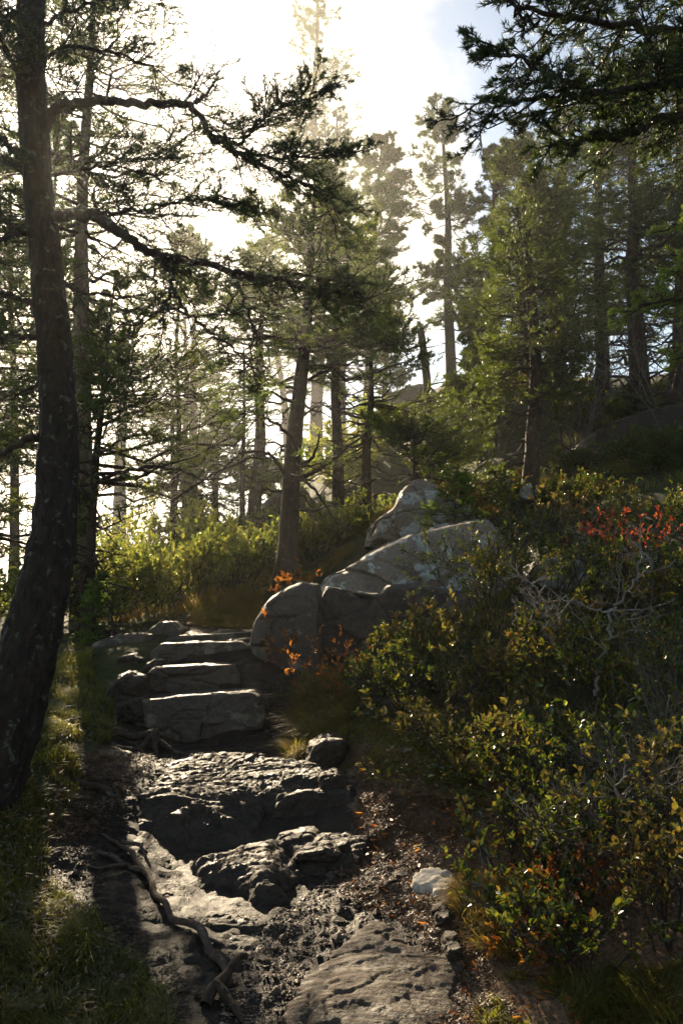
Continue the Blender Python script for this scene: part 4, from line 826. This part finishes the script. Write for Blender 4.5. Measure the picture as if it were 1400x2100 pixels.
def shrub(px, py, Yb, top, wid, label, nst=7, n2=8, n3=6, per=6, ls=.035, lw=.28, ml='leaf', mt='twig', seed=0, name='leafy_shrub', cat='shrub', group='leafy shrubs on the right bank', bare=.0, stemr=.006, single=0, lean=(0, 0), up=.55, topm=None):
    """top: height in metres; wid: half width"""
    rng = np.random.default_rng(seed); b = on(px, py, Yb); root = empty(name, b, label, cat, group)
    az = rng.random(nst) * 2 * math.pi; rad = wid * np.sqrt(rng.random(nst)) * .95
    hh = top * rng.uniform(.6, 1.05, nst); k = 8; s = np.linspace(0, 1, k)[None, :, None]
    b0 = b + np.stack([np.cos(az) * rad * .35, np.sin(az) * rad * .35, np.zeros(nst)], 1); b0[:, 2] = h(b0[:, 0], b0[:, 1]) - .03
    e = b0 + np.stack([np.cos(az) * rad + lean[0], np.sin(az) * rad + lean[1], hh], 1)
    P = b0[:, None] * (1 - s) + e[:, None] * s; P[:, :, 2] += np.sin(s[..., 0] * math.pi) * hh[:, None] * .12
    P[:, 1:] += np.cumsum(rng.normal(0, .025, (nst, k - 1, 3)), 1) * max(top, .5)
    L = np.linalg.norm(e - b0, axis=1)
    for i in range(nst):
        g = Geo(); tubes(g, P[i:i + 1], taper(1, k, stemr * rng.uniform(.7, 1.3), stemr * .4), 6)
        if i < 6: child('stem', g, M[mt], root, True); gs = None
        else:
            if i == 6: grest = Geo()
            tubes(grest, P[i:i + 1], taper(1, k, stemr, stemr * .4), 5)
    tw = grest if nst > 6 else Geo()
    C, l2, t2 = children(rng, P, L, n2, .25, 1.0, .75, lambda t: up * (1.15 - .7 * t), .25, 5, .9, .08)
    tubes(tw, C, taper(len(C), 5, stemr * .45, stemr * .2), 4)
    D, l3, t3 = children(rng, C, l2, n3, .2, 1.0, .7, lambda t: .45 * (1.1 - .6 * t), .2, 4, .9, .08)
    tubes(tw, D, taper(len(D), 4, stemr * .25, stemr * .14), 3)
    child('twigs', tw, M[mt], root)['kind'] = 'stuff'
    gl = Geo(); D = D[rng.random(len(D)) >= bare]
    z0 = h(D[:, 1, 0], D[:, 1, 1]) if len(D) else np.zeros(0); D = D[D[:, 2, 2] > z0 + .02] if len(D) else D
    if len(D) and per:
        p, T = on_poly(rng, D, per, .3, 1.0); r = rng.normal(0, 1, p.shape); r = nrm(r - (r * T).sum(1, keepdims=True) * T)
        d = nrm(T * .6 + r * .75 + UP * .22)
        ns_ = min(single, len(p))
        if ns_:   # the leaves that show largest are separate parts
            o_ = np.argsort(np.linalg.norm(p - EYE, axis=1) - rng.random(len(p)) * .3)[:ns_]; rest = np.setdiff1d(np.arange(len(p)), o_)
            gg = Geo(); leaf_quads(np.random.default_rng(5), gg, np.zeros((1, 3)), np.array([[0, 1.0, 0]]), ls, lw); lm = gg.mesh('leaf', M[topm or ml])
            for q in o_:
                lo = bpy.data.objects.new('leaf', lm); S.collection.objects.link(lo); lo.parent = root
                dd = Vector(d[q]); qt = dd.to_track_quat('Y', 'Z'); sc = float(rng.uniform(.8, 1.3))
                lo.matrix_local = Matrix.Translation(Vector(p[q] - b)) @ qt.to_matrix().to_4x4() @ Matrix.Rotation(float(rng.normal(0, .6)), 4, 'Y') @ Matrix.Scale(sc, 4)
            p = p[rest]; d = d[rest]
        leaf_quads(rng, gl, p, d, ls, lw); fo = child('foliage', gl, M[ml], root); fo['kind'] = 'stuff'
    return root
RB = 'leafy shrubs on the right bank'
for i, a in enumerate([
 (1200,1985,3.35, .34,.26,'glossy broad leaved shrub nearest the camera at the lower right', dict(ls=.038,single=90,n2=6,n3=4,per=5,nst=8,ml='leaf')),
 (1070,1930,3.5, .32,.22,'glossy shrub leaning over the yellow grass tuft beside the path', dict(ls=.036,single=90,n2=6,n3=4,per=5,nst=7,lean=(-.06,0))),
 (1370,1960,3.3, .45,.3,'shrub at the lower right corner with small shaded leaves', dict(ls=.034,bare=.15,n2=6,n3=5,per=5,nst=9)),
 (1060,1800,3.9, .45,.3,'upright shrub with sunlit tips and one red leaf beside the path', dict(ls=.036,single=80,n2=6,n3=4,per=5,nst=8,topm='leaf_light')),
 (1230,1840,3.7, .55,.38,'shrub between the glossy nearest one and the twiggy bank', dict(ls=.036,bare=.4,n2=7,n3=5,per=5,nst=10)),
 (1390,1800,3.6, .6,.4,'dense shrub at the right edge under the light green leaves', dict(ls=.036,bare=.4,n2=7,n3=5,per=5,nst=10)),
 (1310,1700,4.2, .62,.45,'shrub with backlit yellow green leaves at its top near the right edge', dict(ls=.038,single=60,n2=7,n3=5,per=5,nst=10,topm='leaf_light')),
 (1130,1650,4.6, .5,.45,'low dark shrub in the shadow of the bank', dict(ls=.04,n2=7,n3=5,per=5,nst=11)),
 (980,1600,5.0, .35,.42,'low creeping shrub at the shaded foot of the bank', dict(ls=.038,n2=7,n3=5,per=5,nst=11)),
 (1420,1500,5.0, .7,.5,'tall shrub in deep shade at the right edge', dict(ls=.036,bare=.4,n2=7,n3=5,per=5,nst=11)),
 (1230,1480,5.4, .6,.5,'shaded shrub below the pale bare branches', dict(ls=.04,n2=7,n3=5,per=5,nst=12)),
 (1050,1450,5.8, .55,.5,'dark shrub in the middle of the bank below sunlit leaves', dict(ls=.038,n2=7,n3=5,per=6,nst=12)),
 (880,1480,5.8, .5,.42,'small leaved shrub right of the golden grass', dict(ls=.034,n2=8,n3=5,per=6,nst=12)),
 (790,1440,6.2, .22,.26,'small leaved shrub at the foot of the boulders', dict(ls=.03,n2=8,n3=6,per=6,nst=10)),
 (890,1400,6.6, .42,.34,'sunlit shrub with bright leaf tips in front of the dark blocky boulder', dict(ls=.04,single=70,n2=8,n3=6,per=6,nst=12,topm='leaf_light')),
 (1000,1320,6.8, .7,.5,'shrub with glossy sparkling leaves right of the boulders', dict(ls=.038,n2=8,n3=6,per=6,nst=13,ml='leaf')),
 (1130,1300,6.8, .42,.5,'yellowish shrub mixed with bare twigs below the red shrub', dict(ls=.036,n2=8,n3=6,per=5,nst=12,ml='leaf_light',bare=.5)),
 (1290,1330,6.3, .42,.45,'dark green shrub right of the pale bare branches', dict(ls=.038,n2=8,n3=6,per=5,nst=12)),
 (1420,1290,6.0, .55,.5,'shrub against the right edge beyond the pale branches', dict(ls=.038,n2=7,n3=6,per=5,nst=12)),
 (1070,1200,7.8, .33,.25,'shrub with a few tall bright leaves at the right shoulder of the largest boulder', dict(ls=.04,n2=7,n3=5,per=5,nst=7,bare=.5)),
 (1200,1140,8.4, .32,.5,'dark low shrub behind the red shrub', dict(ls=.036,n2=8,n3=6,per=6,nst=12)),
 (1400,1120,7.6, .4,.5,'dark shrub right of the red shrub', dict(ls=.036,n2=8,n3=6,per=6,nst=12)),
]):
    o_ = dict(bare=.35); o_.update(a[6]); o_['ls'] = o_['ls'] * .84; o_['per'] = o_['per'] + 1; a = a[:3] + (a[3] * .9,) + a[4:]
    if i % 3 == 2 and 'ml' not in o_: o_['ml'] = 'leaf_olive'
    if i % 4 == 1: o_['mt'] = 'twig_grey'
    shrub(*a[:6], seed=300 + i, group=RB, **o_)
LB = 'sunny bushes beyond the steps'
for i, a in enumerate([
 (230,1275,9.2, 0.54,.6,'sunny yellow green bush nearest the slim curved spruce'),
 (320,1268,9.4, 0.61,.6,'tall bright bush in the middle of the sunny thicket'),
 (400,1255,9.8, 0.65,.65,'rounded light green bush left of the mossy hump'),
 (480,1245,10.2, 0.68,.6,'dense sunlit bush just left of the central trunk'),
 (540,1220,11.0, 0.65,.6,'bush partly behind the central trunk on its left'),
 (640,1190,11.2, 0.58,.6,'green bush filling the gap right of the central trunk'),
 (1240,930,13.2, 0.43,.9,'low bush crowning the hillside boulder on the upper right'),
 (1120,1060,9.6, 0.22,.6,'low dim bush on the slope between the sapling and the red shrub'),
 (1330,1010,10.2, 0.25,.7,'low dim bush under the hillside boulder at the right'),
 (860,900,19, .8,1.3,'hazy undergrowth beneath the skyline knoll'),
 (780,1000,17, .8,1.2,'hazy low bush behind the upright boulder'),
 (620,1085,16, .7,1.2,'hazy bush between the trunks on the ridge'),
 (950,880,19, .7,1.3,'undergrowth at the foot of the layered spruce'),
 (1050,860,18, .8,1.3,'undergrowth behind the slender curved trunk'),
 (700,1150,12.2, 0.58,.7,'bush at the foot of the trunks behind the boulders'),
 (300,1200,12.5, 0.79,.9,'hazy bush on the rise behind the sunny thicket'),
 (420,1170,13.5, 0.79,1.0,'pale hazy bush along the ridge crest'),
 (250,1220,11.2, 0.65,.8,'bush thinning out toward the bright mist at the left'),
 (140,1290,8.6, 0.43,.5,'darker bush between the big trunk and the slim curved spruce'),
 (60,1270,9.5, 0.50,.6,'dark bush low behind the big leaning trunk'),
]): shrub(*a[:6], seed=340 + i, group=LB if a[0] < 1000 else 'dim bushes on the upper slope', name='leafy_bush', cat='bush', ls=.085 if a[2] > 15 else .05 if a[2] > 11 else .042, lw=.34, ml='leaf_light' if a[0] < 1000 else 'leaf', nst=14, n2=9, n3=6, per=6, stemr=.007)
shrub(1290,1190,6.9, .55,.36,'scarlet leaved shrub glowing on the dark bank', seed=360, name='red_shrub', group='autumn coloured shrubs', ml='leaf_red', ls=.03, lw=.17, nst=9, n2=7, n3=6, per=6, up=.5, bare=.55)
shrub(588,1385,6.9, .36,.16,'orange leaved sapling in front of the rounded boulder', seed=361, name='orange_sapling', cat='sapling', group='autumn coloured shrubs', ml='leaf_orange', mt='twig_red', ls=.045, lw=.2, nst=5, n2=5, n3=3, per=4, stemr=.004, bare=.55)
shrub(588,1240,9.0, .5,.2,'orange sprig in front of the central trunk', seed=362, name='orange_sapling', cat='sapling', group='autumn coloured shrubs', ml='leaf_orange', mt='twig_red', ls=.05, lw=.22, nst=4, n2=5, n3=3, per=5, stemr=.004, bare=.2)
shrub(665,1480,6.1, .45,.2,'thin reddish weeds standing in the golden grass', seed=363, name='red_weed', cat='weed', group='autumn coloured shrubs', ml='leaf_orange', mt='twig_red', ls=.03, lw=.18, nst=9, n2=5, n3=3, per=3, stemr=.003)
shrub(1130,1930,3.5, .22,.25,'low orange and yellow plant under the glossy shrubs', seed=364, name='orange_plant', cat='plant', group='autumn coloured shrubs', ml='leaf_orange', mt='twig_red', ls=.03, lw=.25, nst=10, n2=5, n3=3, per=3, stemr=.003)
# pale bare shrubs
def bare_bush(px, py, Yb, label, lines, seed, k=8):
    b = on(px, py, Yb); r_ = empty('bare_shrub', b, label, 'shrub', 'bare leafless shrubs')
    spray(np.random.default_rng(seed), r_, lines, 'needle', 'twig_pale', .01, .001, nn=0, n2=9, n3=4, l2=.3, bare=1, parts='stem', t0=.25, flat=.8, k=k)
bare_bush(1220,1420,5.3,'pale bare forked branches rising over the bank below the red shrub',[
 ([(1218,1425,5.3),(1232,1360,5.25),(1250,1300,5.2),(1248,1255,5.2),(1280,1222,5.2),(1308,1180,5.2),(1315,1130,5.2),(1308,1085,5.2)],.013,.004),
 ([(1248,1258,5.2),(1210,1245,5.15),(1165,1226,5.1),(1122,1230,5.1)],.008,.003),([(1300,1195,5.2),(1330,1170,5.2),(1345,1140,5.2)],.006,.002),([(1250,1300,5.2),(1290,1265,5.2),(1320,1250,5.2)],.006,.002)], 51)
bare_bush(1165,1410,5.4,'leaning pale bare stems left of the forked branches',[
 ([(1168,1405,5.4),(1145,1350,5.35),(1122,1290,5.3),(1116,1235,5.3),(1090,1192,5.3),(1045,1175,5.3)],.011,.003),([(1120,1285,5.3),(1085,1270,5.3),(1050,1275,5.3)],.005,.002)], 52)
bare_bush(1330,1820,3.6,'grey bare branches crossing the shaded leaves at the right edge',[
 ([(1340,1830,3.6),(1310,1760,3.6),(1345,1715,3.55),(1385,1660,3.5),(1430,1600,3.5)],.009,.004),([(1318,1765,3.6),(1270,1700,3.6),(1262,1620,3.6),(1290,1540,3.6)],.006,.003),([(1345,1715,3.55),(1320,1640,3.5),(1355,1580,3.5)],.005,.002)], 53)
bare_bush(1110,1800,3.8,'slim reddish grey bare stems beside the orange plant',[
 ([(1100,1800,3.8),(1118,1740,3.75),(1145,1680,3.7),(1160,1630,3.7)],.006,.003),([(1118,1740,3.75),(1090,1690,3.75)],.004,.002),([(1150,1790,3.8),(1170,1720,3.8),(1215,1650,3.8)],.005,.002)], 54)
for i, (a) in enumerate([
 (1380,1700,3.9, .7,.4,'tangle of grey bare twigs at the right edge',dict(nst=9,n2=7,n3=5,stemr=.006)),
 (1230,1760,4.2, .5,.35,'bare grey twigs poking from the shaded shrubs',dict(nst=7,n2=7,n3=5,stemr=.005)),
 (1180,930,12.0, 1.3,.5,'thicket of thin pale saplings on the upper slope',dict(nst=12,n2=3,n3=2,stemr=.018)),
 (1400,800,11.0, 1.6,.9,'bare greyish twiggy bush beside the stout right trunk',dict(nst=9,n2=9,n3=7,stemr=.011)),
 (1120,1260,6.9, .7,.5,'dry tan twigs and stalks behind the glossy shrubs',dict(nst=14,n2=6,n3=4,stemr=.004)),
 (1010,930,14.0, 1.0,.4,'dead grey sticks around the leaning spruce roots',dict(nst=8,n2=4,n3=3,stemr=.012)),
]): shrub(*a[:6], seed=380 + i, name='bare_shrub', group='bare leafless shrubs', mt='twig_grey', per=0, **a[6])

# ------------------------------------------------------------------ grass, litter, gravel
def scatter(rng, n, poly):
    """random points in a ground polygon given in pixels with distances"""
    Q = np.array([at(*p)[:2] for p in poly]); lo = Q.min(0); hi = Q.max(0); out = []
    tot = 0
    while tot < n:
        p = lo + rng.random((n * 2, 2)) * (hi - lo); ins = np.zeros(len(p), bool)
        for a, b in zip(Q, np.roll(Q, -1, 0)): ins ^= ((a[1] > p[:, 1]) != (b[1] > p[:, 1])) & (p[:, 0] < (b[0] - a[0]) * (p[:, 1] - a[1]) / (b[1] - a[1] + 1e-12) + a[0])
        out.append(p[ins]); tot += ins.sum()
    return np.concatenate(out)[:n]
def blades(rng, g, xy, ln, w, lean=.6, clump=.12, m=0, dirn=None):
    n = len(xy); c = vnoise(np.stack([xy[:, 0] / clump, xy[:, 1] / clump, xy[:, 0] * 0], 1), 4)
    k = c > -.35; xy = xy[k]; c = c[k]; n = len(xy); z = h(xy[:, 0], xy[:, 1]) - .008
    ca = vnoise(np.stack([xy[:, 0] / clump * .7, xy[:, 1] / clump * .7, xy[:, 0] * 0 + 5], 1), 8) * math.pi * 2
    az = ca + rng.normal(0, .7, n); d = np.stack([np.cos(az), np.sin(az)], 1)
    if dirn is not None: d = nrm(d * .6 + np.array(dirn))
    l = ln * rng.uniform(.5, 1.3, n) * (1 + .6 * c); w = w * 1.55; s = np.array([0, .35, .7, 1.0]); le = lean * rng.uniform(.4, 1.5, n)
    P = np.zeros((n, 4, 3)); P[:, :, :2] = xy[:, None] + d[:, None] * (s[None, :, None] ** 1.6) * (l * le)[:, None, None]
    P[:, :, 2] = z[:, None] + (s - .45 * np.minimum(le, 1.6)[:, None] * s ** 2.3) * l[:, None]
    sd_ = np.stack([-d[:, 1], d[:, 0]], 1); a2 = rng.normal(0, .8, n); sw = np.stack([sd_[:, 0] * np.cos(a2) + d[:, 0] * np.sin(a2), sd_[:, 1] * np.cos(a2) + d[:, 1] * np.sin(a2), np.zeros(n)], 1) * w * .5
    V = np.concatenate([P[:, :3] - sw[:, None] * np.array([1, .9, .6])[None, :, None], P[:, :3] + sw[:, None] * np.array([1, .9, .6])[None, :, None], P[:, 3:]], 1)
    b = np.arange(n)[:, None] * 7
    g.add(V, f4=np.concatenate([b + np.array([[0, 3, 4, 1]]), b + np.array([[1, 4, 5, 2]])]), f3=b + np.array([[2, 5, 6]]), m=m)
def grass(name, n, poly, ln, w, mt, label, seed, **kw):
    rng = np.random.default_rng(seed); g = Geo(); blades(rng, g, scatter(rng, n, poly), ln, w, **kw)
    o = link(name, g.mesh(name, M[mt])); return tag(o, label, 'grass', None, 'stuff')
grass('grass', 17000, [(-200,2200,2.85),(330,2200,2.9),(360,2080,3.15),(290,2000,3.4),(200,1930,3.65),(110,1830,3.95),(90,1760,4.2),(170,1660,4.8),(130,1560,5.2),(-60,1620,4.6),(-250,1800,3.9)], .06, .0028, 'grass', 'mossy green grass on the shaded left bank', 401, clump=.1, lean=.9)
grass('grass', 6000, [(0,2200,2.85),(330,2200,2.9),(350,2080,3.15),(280,1990,3.4),(100,1900,3.7),(-50,1950,3.6)], .085, .0028, 'grass', 'longer golden grass at the lower left corner', 402, clump=.14, lean=1.1)
grass('grass', 14000, [(-60,1620,4.6),(100,1540,5.0),(260,1500,5.9),(200,1420,6.5),(180,1340,7.4),(60,1340,7.6),(-80,1400,6.8)], .09, .003, 'grass', 'dim grass around the foot of the leaning trunk and up to the steps', 403, clump=.14, lean=.9)
grass('grass', 9000, [(560,1545,5.6),(590,1500,5.9),(620,1420,6.6),(700,1390,7.0),(730,1450,6.2),(710,1520,5.7),(640,1555,5.55)], .13, .003, 'dry_grass', 'golden sunlit grass spilling toward the path right of the steps', 404, clump=.1, lean=1.2, dirn=(-.5, -.4))
grass('grass', 9000, [(925,1900,3.72),(935,1830,3.9),(990,1790,4.1),(1100,1830,3.9),(1160,1900,3.7),(1060,1990,3.4),(960,1960,3.55)], .105, .0026, 'dry_grass', 'bright yellow green grass tuft beside the pale stone', 405, clump=.09, lean=1.0, dirn=(-.3, -.3))
grass('grass', 15000, [(390,1300,8.3),(400,1262,9.0),(470,1248,9.8),(540,1248,9.6),(545,1285,8.2),(470,1292,8.0)], .08, .0048, 'dry_grass', 'sunlit mossy grass hump above the top step', 406, clump=.2, lean=1.2, dirn=(.0, -.5))
grass('grass', 16000, [(560,1420,6.8),(700,1400,6.9),(900,1500,5.6),(1150,1700,4.5),(1400,1800,3.9),(1500,1500,5.0),(1300,1250,7.5),(1050,1250,8.0),(850,1340,7.2)], .11, .003, 'grass', 'rank grass under the shrubs of the right bank', 407, clump=.2, lean=.9)
grass('grass', 9000, [(860,1040,10.6),(900,950,12.8),(1100,930,12.8),(1180,1000,11),(1250,1080,9.5),(1100,1120,8.8),(980,1080,9.5)], .12, .005, 'dry_grass', 'dry grass and low growth on the slope beneath the right hand trees', 408, clump=.35, lean=1.0)
grass('grass', 5000, [(760,1010,12),(800,1000,11.4),(850,985,10.9),(820,1020,10.6),(780,1060,10.5)], .12, .004, 'dry_grass', 'golden grass on the shoulder of the upright boulder', 409, clump=.2, lean=.9)
grass('grass', 12000, [(150,1240,9.5),(300,1180,13),(450,1130,17),(560,1100,17),(620,1160,12),(560,1230,9.6),(300,1285,8.8)], .16, .008, 'dry_grass', 'hazy sunlit grass between the bushes on the rise', 410, clump=.5, lean=.8)
grass('grass', 9000, [(1010,2250,2.8),(980,2100,3.1),(1050,2010,3.35),(1250,2000,3.3),(1450,2050,3.1),(1450,2250,2.8)], .06, .003, 'grass', 'short moss and grass at the lower right corner', 411, clump=.12, lean=.9)
grass('grass', 9000, [(690,1570,5.3),(740,1450,6.2),(1000,1440,5.9),(1010,1640,4.7),(880,1640,4.8),(780,1600,5.1)], .06, .003, 'grass', 'short grass and moss on the shaded foot of the right bank', 412, clump=.1, lean=1.1)
grass('grass', 5000, [(690,1570,5.3),(740,1450,6.2),(1000,1440,5.9),(1010,1700,4.5),(880,1680,4.7),(780,1620,5.1)], .075, .0028, 'dry_grass', 'withered stalks among the moss of the right bank', 413, clump=.16, lean=1.2)
grass('grass', 12000, [(1150,1000,11.5),(1130,900,14),(1300,840,15),(1500,800,14),(1600,900,11),(1500,1080,8.5),(1250,1060,9)], .14, .006, 'grass', 'low growth over the upper right slope', 414, clump=.4, lean=1.0)
grass('grass', 9000, [(600,1200,9.7),(700,1150,10.2),(780,1085,11),(800,1010,12),(740,1080,13),(640,1180,10.5)], .11, .0045, 'dry_grass', 'rough grass on the bank left of the upright boulder', 415, clump=.2, lean=1.0)
def litter(name, n, poly, size, w, mt, label, seed, lift=.004, cat='litter'):
    rng = np.random.default_rng(seed); xy = scatter(rng, n, poly); c = vnoise(np.stack([xy[:, 0] * 7, xy[:, 1] * 7, xy[:, 0] * 0], 1), 3); xy = xy[c > rng.uniform(-.9, .25, n)]
    n = len(xy); p = np.stack([xy[:, 0], xy[:, 1], h(xy[:, 0], xy[:, 1]) + lift * rng.random(n) * 2], 1); a = rng.random(n) * 2 * math.pi
    d = np.stack([np.cos(a), np.sin(a), rng.normal(.1, .3, n)], 1); sd_ = nrm(np.cross(d, rng.normal(0, .35, (n, 3)) + UP)); l = size * rng.uniform(.4, 1.4, (n, 1)); ww = w * rng.uniform(.6, 1.3, (n, 1))
    g = Geo(); b = np.arange(n)[:, None] * 4
    g.add(np.stack([p - sd_ * ww / 2, p + d * l * .5 - sd_ * ww / 2, p + d * l, p + d * l * .5 + sd_ * ww / 2], 1), f4=b + np.array([[0, 1, 2, 3]]))
    return tag(link(name, g.mesh(name, M[mt])), label, cat, None, 'stuff')
litter('needle_litter', 60000, [(740,1640,4.9),(960,1640,4.6),(1000,1850,3.8),(1010,1990,3.4),(1100,2200,2.85),(880,2200,2.85),(860,1900,3.65),(700,1850,3.95),(690,1780,4.25)], .022, .0045, 'litter', 'brown conifer needles and bits strewn over the right side of the path', 420)
litter('needle_litter', 30000, [(560,1430,6.7),(700,1400,6.9),(1000,1420,6.0),(1050,1640,4.7),(860,1680,4.7),(740,1640,4.9),(690,1570,5.3),(600,1500,5.9)], .022, .005, 'litter', 'brown litter on the soil bank beside the path', 424)
litter('leaf_litter', 2500, [(560,1430,6.7),(700,1400,6.9),(1000,1420,6.0),(1300,1700,4.2),(1300,2100,3.0),(1000,1950,3.5),(860,1680,4.7),(740,1640,4.9),(690,1570,5.3)], .03, .018, 'leaf_brown', 'brown curled dead leaves on the right bank', 425, .012)
litter('needle_litter', 9000, [(130,1600,5.0),(330,1540,5.6),(260,1650,4.9),(220,1720,4.5),(90,1780,4.2)], .025, .005, 'litter', 'dark needle litter along the left of the path', 421)
litter('leaf_litter', 700, [(740,1640,4.9),(1000,1640,4.6),(1200,1850,3.8),(1200,2190,2.9),(880,2200,2.85),(860,1900,3.65),(700,1850,3.95)], .035, .02, 'leaf_orange', 'scattered fallen orange leaves and scraps', 422, .012)
litter('needle_litter', 9000, [(860,1040,10.6),(900,950,12.8),(1100,930,12.8),(1180,1000,11),(1250,1080,9.5),(1100,1120,8.8),(980,1080,9.5)], .07, .02, 'litter', 'brown litter on the slope under the right hand trees', 423)
def cover(n, poly, ls, mt, label, seed, hmax=.1):
    rng = np.random.default_rng(seed); xy = scatter(rng, n, poly); c = vnoise(np.stack([xy[:, 0] * 4, xy[:, 1] * 4, xy[:, 0] * 0], 1), 9); xy = xy[c > rng.uniform(-.7, .5, n)]; n = len(xy)
    p = np.stack([xy[:, 0], xy[:, 1], h(xy[:, 0], xy[:, 1]) + hmax * rng.random(n) ** 1.5], 1); a = rng.random(n) * 6.28; g = Geo()
    leaf_quads(rng, g, p, nrm(np.stack([np.cos(a), np.sin(a), rng.normal(.25, .3, n)], 1)), ls, .3)
    return tag(link('ground_cover', g.mesh('ground_cover', M[mt])), label, 'ground cover', None, 'stuff')
BANK = [(600,1440,6.4),(700,1390,6.9),(1000,1420,6.0),(1300,1600,4.6),(1350,1900,3.5),(1150,1950,3.45),(960,1700,4.5),(860,1650,4.75),(740,1620,5.0),(690,1570,5.3)]
cover(9000, BANK, .03, 'leaf', 'small dark leaves covering the shaded soil of the right bank', 440)
cover(2600, BANK, .032, 'leaf_olive', 'yellowing leaves of low plants on the right bank', 441, .14)
cover(2600, [(-150,2150,2.95),(300,2100,3.1),(250,1950,3.55),(80,1820,4.0),(150,1640,4.9),(220,1480,6.1),(60,1500,5.4),(-60,1620,4.6)], .025, 'leaf_olive', 'tiny yellowish weeds and moss sprigs on the left bank', 442, .05)
litter('leaf_litter', 1500, [(-150,2150,2.95),(300,2100,3.1),(250,1950,3.55),(80,1820,4.0),(150,1640,4.9),(220,1480,6.1),(60,1500,5.4),(-60,1620,4.6)], .03, .018, 'leaf_brown', 'brown dead leaves caught in the moss of the left bank', 443, .03)
def gravel(n, poly, size, mt, label, seed):
    rng = np.random.default_rng(seed); xy = scatter(rng, n, poly); c = vnoise(np.stack([xy[:, 0] * 5, xy[:, 1] * 5, xy[:, 0] * 0], 1), 6); xy = xy[c > rng.uniform(-.9, .4, n)]; n = len(xy)
    o = np.array([(1, 0, 0), (0, 1, 0), (-1, 0, 0), (0, -1, 0), (.7, .7, .0), (-.7, .6, .0), (0, 0, .8), (0, 0, -.8)], float)
    fc = np.array([(0, 4, 6), (4, 1, 6), (1, 5, 6), (5, 2, 6), (2, 3, 6), (3, 0, 6), (4, 0, 7), (1, 4, 7), (5, 1, 7), (2, 5, 7), (3, 2, 7), (0, 3, 7)])
    a = rng.random(n) * 6.28; r = size * rng.lognormal(0, .55, n); ca, sa = np.cos(a), np.sin(a)
    v = np.broadcast_to(o, (n, 8, 3)).copy() * rng.uniform(.6, 1.3, (n, 8, 1)) * r[:, None, None] * np.array([1, .75, .5])
    x = v[..., 0] * ca[:, None] - v[..., 1] * sa[:, None]; y = v[..., 0] * sa[:, None] + v[..., 1] * ca[:, None]
    p = np.stack([x + xy[:, 0:1], y + xy[:, 1:2], v[..., 2] + h(xy[:, 0], xy[:, 1])[:, None] + r[:, None] * .15], -1)
    g = Geo(); g.add(p, f3=(np.arange(n)[:, None, None] * 8 + fc[None]).reshape(-1, 3))
    return tag(link('gravel', g.mesh('gravel', M[mt])), label, 'gravel', None, 'stuff')
gravel(24000, [(560,1900,3.8),(700,1780,4.3),(900,1700,4.4),(960,1850,3.8),(1000,2000,3.4),(1040,2200,2.85),(900,2200,2.85),(820,1900,3.68),(650,1950,3.55),(560,2100,3.1),(450,2100,3.1),(480,1960,3.6)], .0032, 'gravel', 'damp brown gravel along the middle and right of the path', 430)
gravel(13000, [(100,1850,4.0),(130,1750,4.35),(250,1640,5.0),(330,1560,5.6),(560,1540,5.65),(400,1600,5.3),(260,1720,4.6),(250,1900,3.75),(430,2080,3.2),(330,2050,3.25)], .004, 'wet_or_shaded_rock', 'wet dark gravel and grit in the seepage left of the slabs', 431)
gravel(160, [(560,1900,3.8),(700,1780,4.3),(900,1700,4.4),(960,1850,3.8),(1000,2000,3.4),(1040,2200,2.85),(480,2150,3.0)], .018, 'slab_rock', 'larger pebbles among the gravel', 432)
gravel(2500, [(300,1540,5.6),(280,1500,5.9),(540,1500,5.9),(620,1440,6.4),(600,1400,7.0),(540,1420,6.6),(560,1540,5.65)], .01, 'wet_or_shaded_rock', 'gravel and chips around the foot of the steps', 433)

# ------------------------------------------------------------------ the misty air
g = Geo(); q = 4200; z0, z1 = -17.5, 24
v = [(-q, -q, z0), (q, -q, z0), (q, q, z0), (-q, q, z0), (-q, -q, z1), (q, -q, z1), (q, q, z1), (-q, q, z1)]
g.add(v, f4=[(0, 3, 2, 1), (4, 5, 6, 7), (0, 1, 5, 4), (1, 2, 6, 5), (2, 3, 7, 6), (3, 0, 4, 7)])
m = bpy.data.materials.new('mist'); m.use_nodes = True; nt = m.node_tree
for n in list(nt.nodes): nt.nodes.remove(n)
out = nt.nodes.new('ShaderNodeOutputMaterial'); pv = nt.nodes.new('ShaderNodeVolumePrincipled'); pv.inputs['Color'].default_value = (.99, .97, .93, 1)
pv.inputs['Density'].default_value = HAZE; pv.inputs['Anisotropy'].default_value = 0.82; nt.links.new(pv.outputs[0], out.inputs['Volume'])
hz_o = tag(link('haze', g.mesh('haze', m)), kind='stuff')
